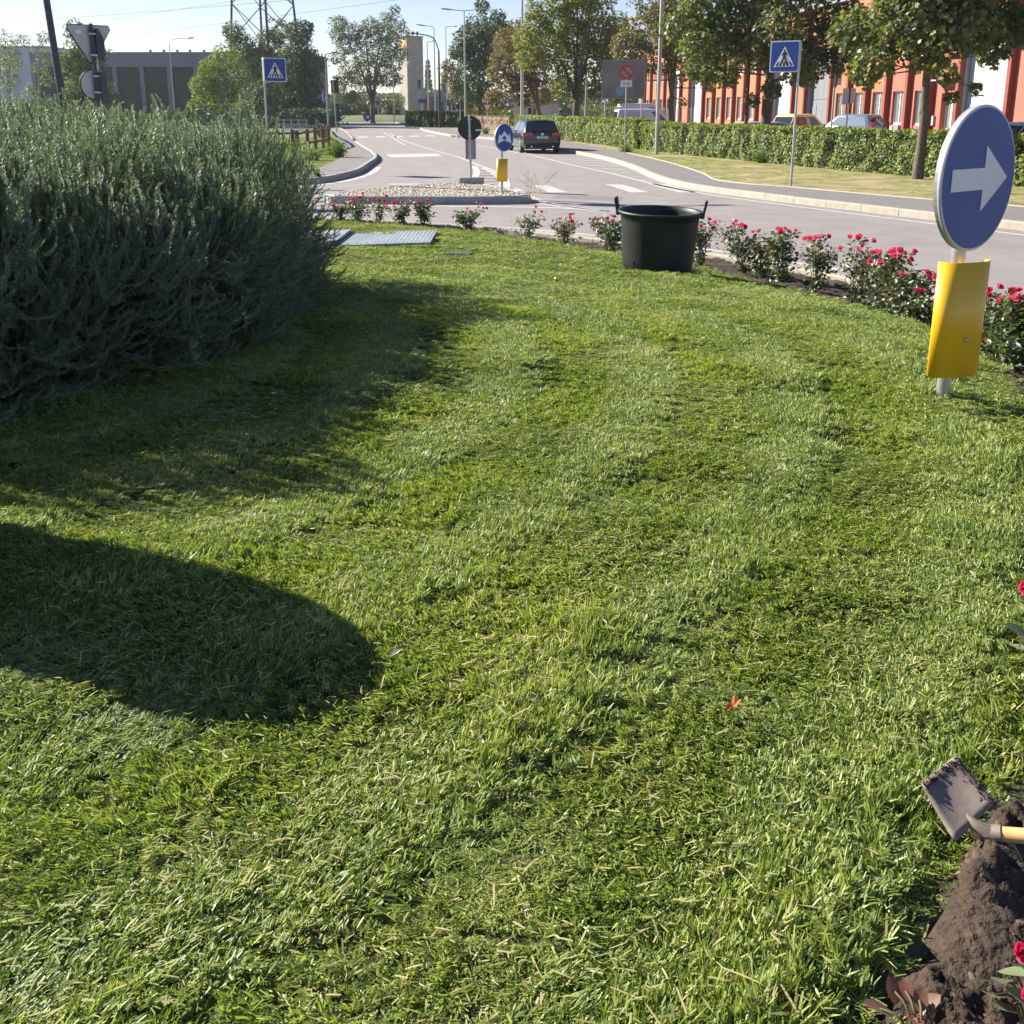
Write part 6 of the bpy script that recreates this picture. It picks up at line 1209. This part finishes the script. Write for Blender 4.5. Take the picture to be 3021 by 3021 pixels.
for kind, y0, y1 in bays:
    a, b = y0*k_, y1*k_; mt = mtw((y0+y1)/2)
    if kind == 'wall': fb('wall', mt, [(a,b,-.40,.0,0,HT)])
    elif kind in ('doorw','doorg'):
        dz = 5.35; fb('wall', mt, [(a,b,-.40,.0,dz+.35,HT)]); fb('door_header', FRAMEW if kind == 'doorw' else GALVD, [(a+.1,b-.1,-.40,.04,dz,dz+.35)])
        fb('door_jamb', GALVD, [(a,a+.14,-.40,.02,0,dz),(b-.14,b,-.40,.02,0,dz)])
        dm = DOORW if kind == 'doorw' else DOORG; n = 4; wd = (b-a-.28)/n
        d = fb('sliding_door', dm, [(a+.14,b-.14,-.38,-.30,0,dz-.03)])
        for i in range(n):
            for z0, z1 in ((.05,2.55),(2.58,dz-.06)): fb('door_panel', dm, [(a+.14+i*wd+.012,a+.14+(i+1)*wd-.012,-.30,-.262,z0,z1)], d)
        fb('wicket_door', dm, [(b-.14-wd*1.0,b-.14-.1,-.262,-.235,.1,2.15)], d)
    elif kind == 'win':
        c = (a+b)/2; w2 = .60; z0, z1, z2, z3 = 1.08, 2.92, 4.72, 6.75
        fb('wall', mt, [(a,c-w2-.04,-.40,.0,0,HT),(c+w2+.04,b,-.40,.0,0,HT),(c-w2-.04,c+w2+.04,-.40,.0,0,z0),(c-w2-.04,c+w2+.04,-.40,.0,z1,z2),(c-w2-.04,c+w2+.04,-.40,.0,z3,HT)])
        window(c, w2+.04, z0, z1, y0, y0 > 61); window(c, w2+.04, z2, z3, y0)
        fb('window_surround', mt, [(c-w2-.16,c-w2-.04,.0,.07,z0-.1,z1+.1),(c+w2+.04,c+w2+.16,.0,.07,z0-.1,z1+.1),(c-w2-.04,c+w2+.04,.0,.07,z1,z1+.1)])
    else:
        c = (a+b)/2-.1; fb('wall', mt, [(a,c-.62,-.40,.0,0,HT),(c+.62,b,-.40,.0,0,HT),(c-.62,c+.62,-.40,.0,2.75,HT)])
        d = fb('entrance_door', FRAMEW, [(c-.62,c+.62,-.36,-.28,0,.95),(c-.62,c-.50,-.36,-.28,.95,2.75),(c+.50,c+.62,-.36,-.28,.95,2.75),(c-.06,c+.06,-.36,-.28,.95,2.75),(c-.50,c+.50,-.36,-.28,2.62,2.75)])
        fb('pane', GLASSD, [(c-.50,c-.06,-.33,-.31,.95,2.62)], d); fb('pane', GLASSD, [(c+.06,c+.50,-.33,-.31,.95,2.62)], d)
        fb('awning', SBACK, [(c-.9,c+.9,.0,.7,3.35,3.42)]); fb('letter_box', CONC, [(b-.45,b-.2,.0,.12,1.1,1.6)])
    for q in (a,):
        fb('fin', FIN_D, [(q-.14,q+.14,.0,.30,0,HT-.1)]); fb('fin_edge', mt, [(q+.13,q+.26,.0,.16,0,HT-.1)])
fb('wall_box', FRAMEW, [(60.9,61.3,.0,.22,.5,1.0)]); fb('wall_box', GALVD, [(60.2,60.7,.0,.2,.4,1.05)])
# ------------------------------------------------------------------ grey precast building at the left
gb = empty('grey_building', (-40,135,0), 0, 'long blue-grey precast building with tall dark windows behind the left trees', 'building'); go_ = (-40,135,0)
def gbx(name, mt, boxes, parent=gb): b = MB(); [b.box(*q) for q in boxes]; return b.build(name, mt, parent, go_)
xs = [-60.4+3.42*i for i in range(11)]
gbx('fascia', CONCB, [(-60.6,-25.9,134.6,150,7.05,8.75)]); gbx('back_mass', CONCB, [(-60.6,-25.9,137,150,0,7.05)]); gbx('roof_edge', GALVD, [(-60.7,-25.8,134.5,150.1,8.75,8.85)])
for i, x in enumerate(xs):
    gbx('pier', CONCB, [(x-.26,x+.26,134.7,137,0,7.05)])
    if i < 10:
        g = gbx('window', DARKP, [(x+.26,x+.34,135.1,135.3,0,7.05),(x+3.08,x+3.16,135.1,135.3,0,7.05),(x+.34,x+3.08,135.1,135.3,5.95,6.05),(x+.34,x+3.08,135.1,135.3,3.0,3.08),(x+.34,x+3.08,135.1,135.3,6.97,7.05),(x+1.66,x+1.74,135.12,135.28,6.05,6.97)])
        for (u0, u1, z0, z1) in ((.34,1.66,6.05,6.97),(1.74,3.08,6.05,6.97),(.34,3.08,3.08,5.95),(.34,3.08,0,3.0)): gbx('pane', GLASSK, [(x+u0,x+u1,135.18,135.22,z0,z1)], g)
for x in (-45.8,-44.1,-42.4,-40.8,-39.0,-37.3): MB().lathe([(.16,8.85),(.16,9.05),(.24,9.08),(.05,9.25)], 8, Matrix.Translation((x,136,0))).build('roof_vent', GALVD, gb, go_)
wb = empty('pale_building', (-74,158,0), 0, 'pale flat-roofed building at the far left edge behind the poplars', 'building')
MB().box(-16,5.5,0,14,0,10.6).build('wall', mat('pale_blue_wall', (.45,.49,.56), .8), wb); MB().box(-16.1,5.6,-.1,14.1,10.6,10.9).build('roof_edge', GALVD, wb)
# ------------------------------------------------------------------ old tower and the low building below it
tw = empty('tower', (-17.95,190,0), R(33), 'old square rendered tower beside the willow, with a patch of orange at its top left', 'tower')
MB().bbox(-1.62,1.62,-1.62,1.62,0,14.1,.03).build('shaft', TOWERM, tw); MB().box(-1.70,1.70,-1.70,1.70,14.1,14.3).build('cap', CONC, tw)
MB().box(-1.66,-1.625,-1.1,1.1,12.3,13.8).build('orange_patch', mat('ochre_render', (.62,.36,.16), .9), tw); MB().box(.4,1.0,-1.66,-1.62,5.4,6.9).build('window', GLASSK, tw)
b = MB(); [b.tube([(x,-.5,14.3),(x+.1,-.5,15.1)], [.12,.22], 5) for x in (.2,1.1)]; b.build('antenna', DARKP, tw)
lo = empty('low_building', (-15,192,0), 0, 'low old building with creepers at the foot of the tower', 'building')
MB().box(-6.8,8,0,9,0,4.1).build('wall', TOWERM, lo); MB().box(-7.1,8.3,-.8,9.2,4.1,4.75).build('roof_slab', CONC, lo)
for x in (-5.6,-3.6,-1.2,1.4,3.6,5.8): MB().box(x,x+1.1,-.04,.02,1.0,3.2).build('window', GLASSK, lo)
for x, mt_ in ((-2.6,BLUE),(-.9,mat('ochre_panel', (.38,.22,.08), .8)),(.9,mat('blue_panel', (.05,.17,.28), .6))): MB().box(x,x+1.3,-.9,-.8,.9,3.3).build('shop_panel', mt_, lo)
mass('creeper', 'creepers hanging over the low building', [(-22.2,190.6),(-18.5,190.8)], .2, 5.2, 1.0, .45, 1500, M_BROWN, seed=12)
fr = MB().lathe([(15,-.02),(14.6,.12),(12,.5),(6,.85),(0,1.0)], 48, Matrix.Translation((-22,175,0))).build('far_roundabout', FIELD, kind='structure')
# ------------------------------------------------------------------ pylon and wires
py_ = empty('pylon', (-28.7,125,0), R(18), 'dark lattice electricity pylon in front of the thicket, top out of the picture', 'pylon'); PM = mat('pylon_steel', (.06,.065,.075), .6, metal=.4)
def hw(z): return 4.5-.075*z if z < 26 else 2.55
Z = [0,5.2,9.6,13.6,17.2,20.4,23.2,26]
cn = lambda z, k: Vector((hw(z)*math.cos(math.pi/2*k), hw(z)*math.sin(math.pi/2*k), z))
for k in range(4): MB().tube([cn(0,k), cn(26,k)], [.16,.12], 5).build('leg', PM, py_)
for k in range(4):
    b = MB()
    for z0, z1 in zip(Z[:-1], Z[1:]): b.tube([cn(z0,k), cn(z1,(k+1)%4)], .055, 4); b.tube([cn(z0,(k+1)%4), cn(z1,k)], .055, 4)
    b.build('bracing', PM, py_)
WIRE = mat('wire', (.12,.13,.15), .6)
def wire(label, p, q):
    a, b_ = Vector(p), Vector(q); d = b_-a; a2 = a-d*1.2; b2 = b_+d*2.0; m_ = []
    for i in range(17):
        t = i/16; v = a2.lerp(b2, t); v.z += 1.2*((2*t-1)**2)-.5; m_.append(tuple(v))
    MB().tube(m_, .035, 4).build('power_line', WIRE, None, label=label, cat='wire', group='overhead wires crossing the sky')
wire('topmost overhead wire crossing the sky at the left', (-82.4,196,18), (-26.2,156,18)); wire('middle overhead wire crossing the sky at the left', (-93,213,17.5), (-47,164,17.5)); wire('lowest overhead wire, passing over the willow', (-77,211,16), (-28,155,16))
# far masts and fence behind the hedge
cf = empty('mesh_fence', (4,104,0), 0, 'grey mesh fence panels and posts beyond the row of trees', 'fence')
for i in range(9): MB().tube([(-2+i*2.5,-i*.6,0),(-2+i*2.5,-i*.6,2.1)], .06, 6).build('post', GALV, cf)
for i in range(8):
    b = MB(); a = Vector((-2+i*2.5,-i*.6,0)); c = Vector((.5+i*2.5,-(i+1)*.6,0))
    for k in range(14): p = a.lerp(c, k/14); b.tube([(p.x,p.y,.1),(p.x,p.y,2.0)], .014, 3, False)
    for z in (.2,.8,1.4,2.0): b.tube([(a.x,a.y,z),(c.x,c.y,z)], .016, 3, False)
    b.build('mesh_panel', GALV, cf)
shd = empty('shed', (2.6,112,0), 0, 'small pale shed seen between the trunks beyond the black car', 'shed'); MB().box(-2.4,2.4,0,3,0,2.5).build('wall', mat('pale_wall', (.5,.48,.45), .8), shd); MB().box(-.9,-.1,-.03,.0,0,2.1).build('door', DARKP, shd); MB().box(.1,1.2,-.03,.0,0,2.2).build('door', mat('light_blue_door', (.45,.55,.65), .6), shd); MB().box(-2.6,2.6,-.2,3.2,2.5,2.6).build('roof', GALVD, shd)

# ------------------------------------------------------------------ air
hz_m = bpy.data.materials.new('pale_air'); hz_m.use_nodes = True; q = hz_m.node_tree; q.nodes.clear(); ho = q.nodes.new('ShaderNodeOutputMaterial'); pv = q.nodes.new('ShaderNodeVolumePrincipled')
pv.inputs['Color'].default_value = (.86,.92,1,1); pv.inputs['Density'].default_value = .0002; pv.inputs['Anisotropy'].default_value = .3; q.links.new(pv.outputs[0], ho.inputs['Volume'])
MB().box(-240,240,-40,320,-1.2,24).build('haze', hz_m, None, kind='stuff')
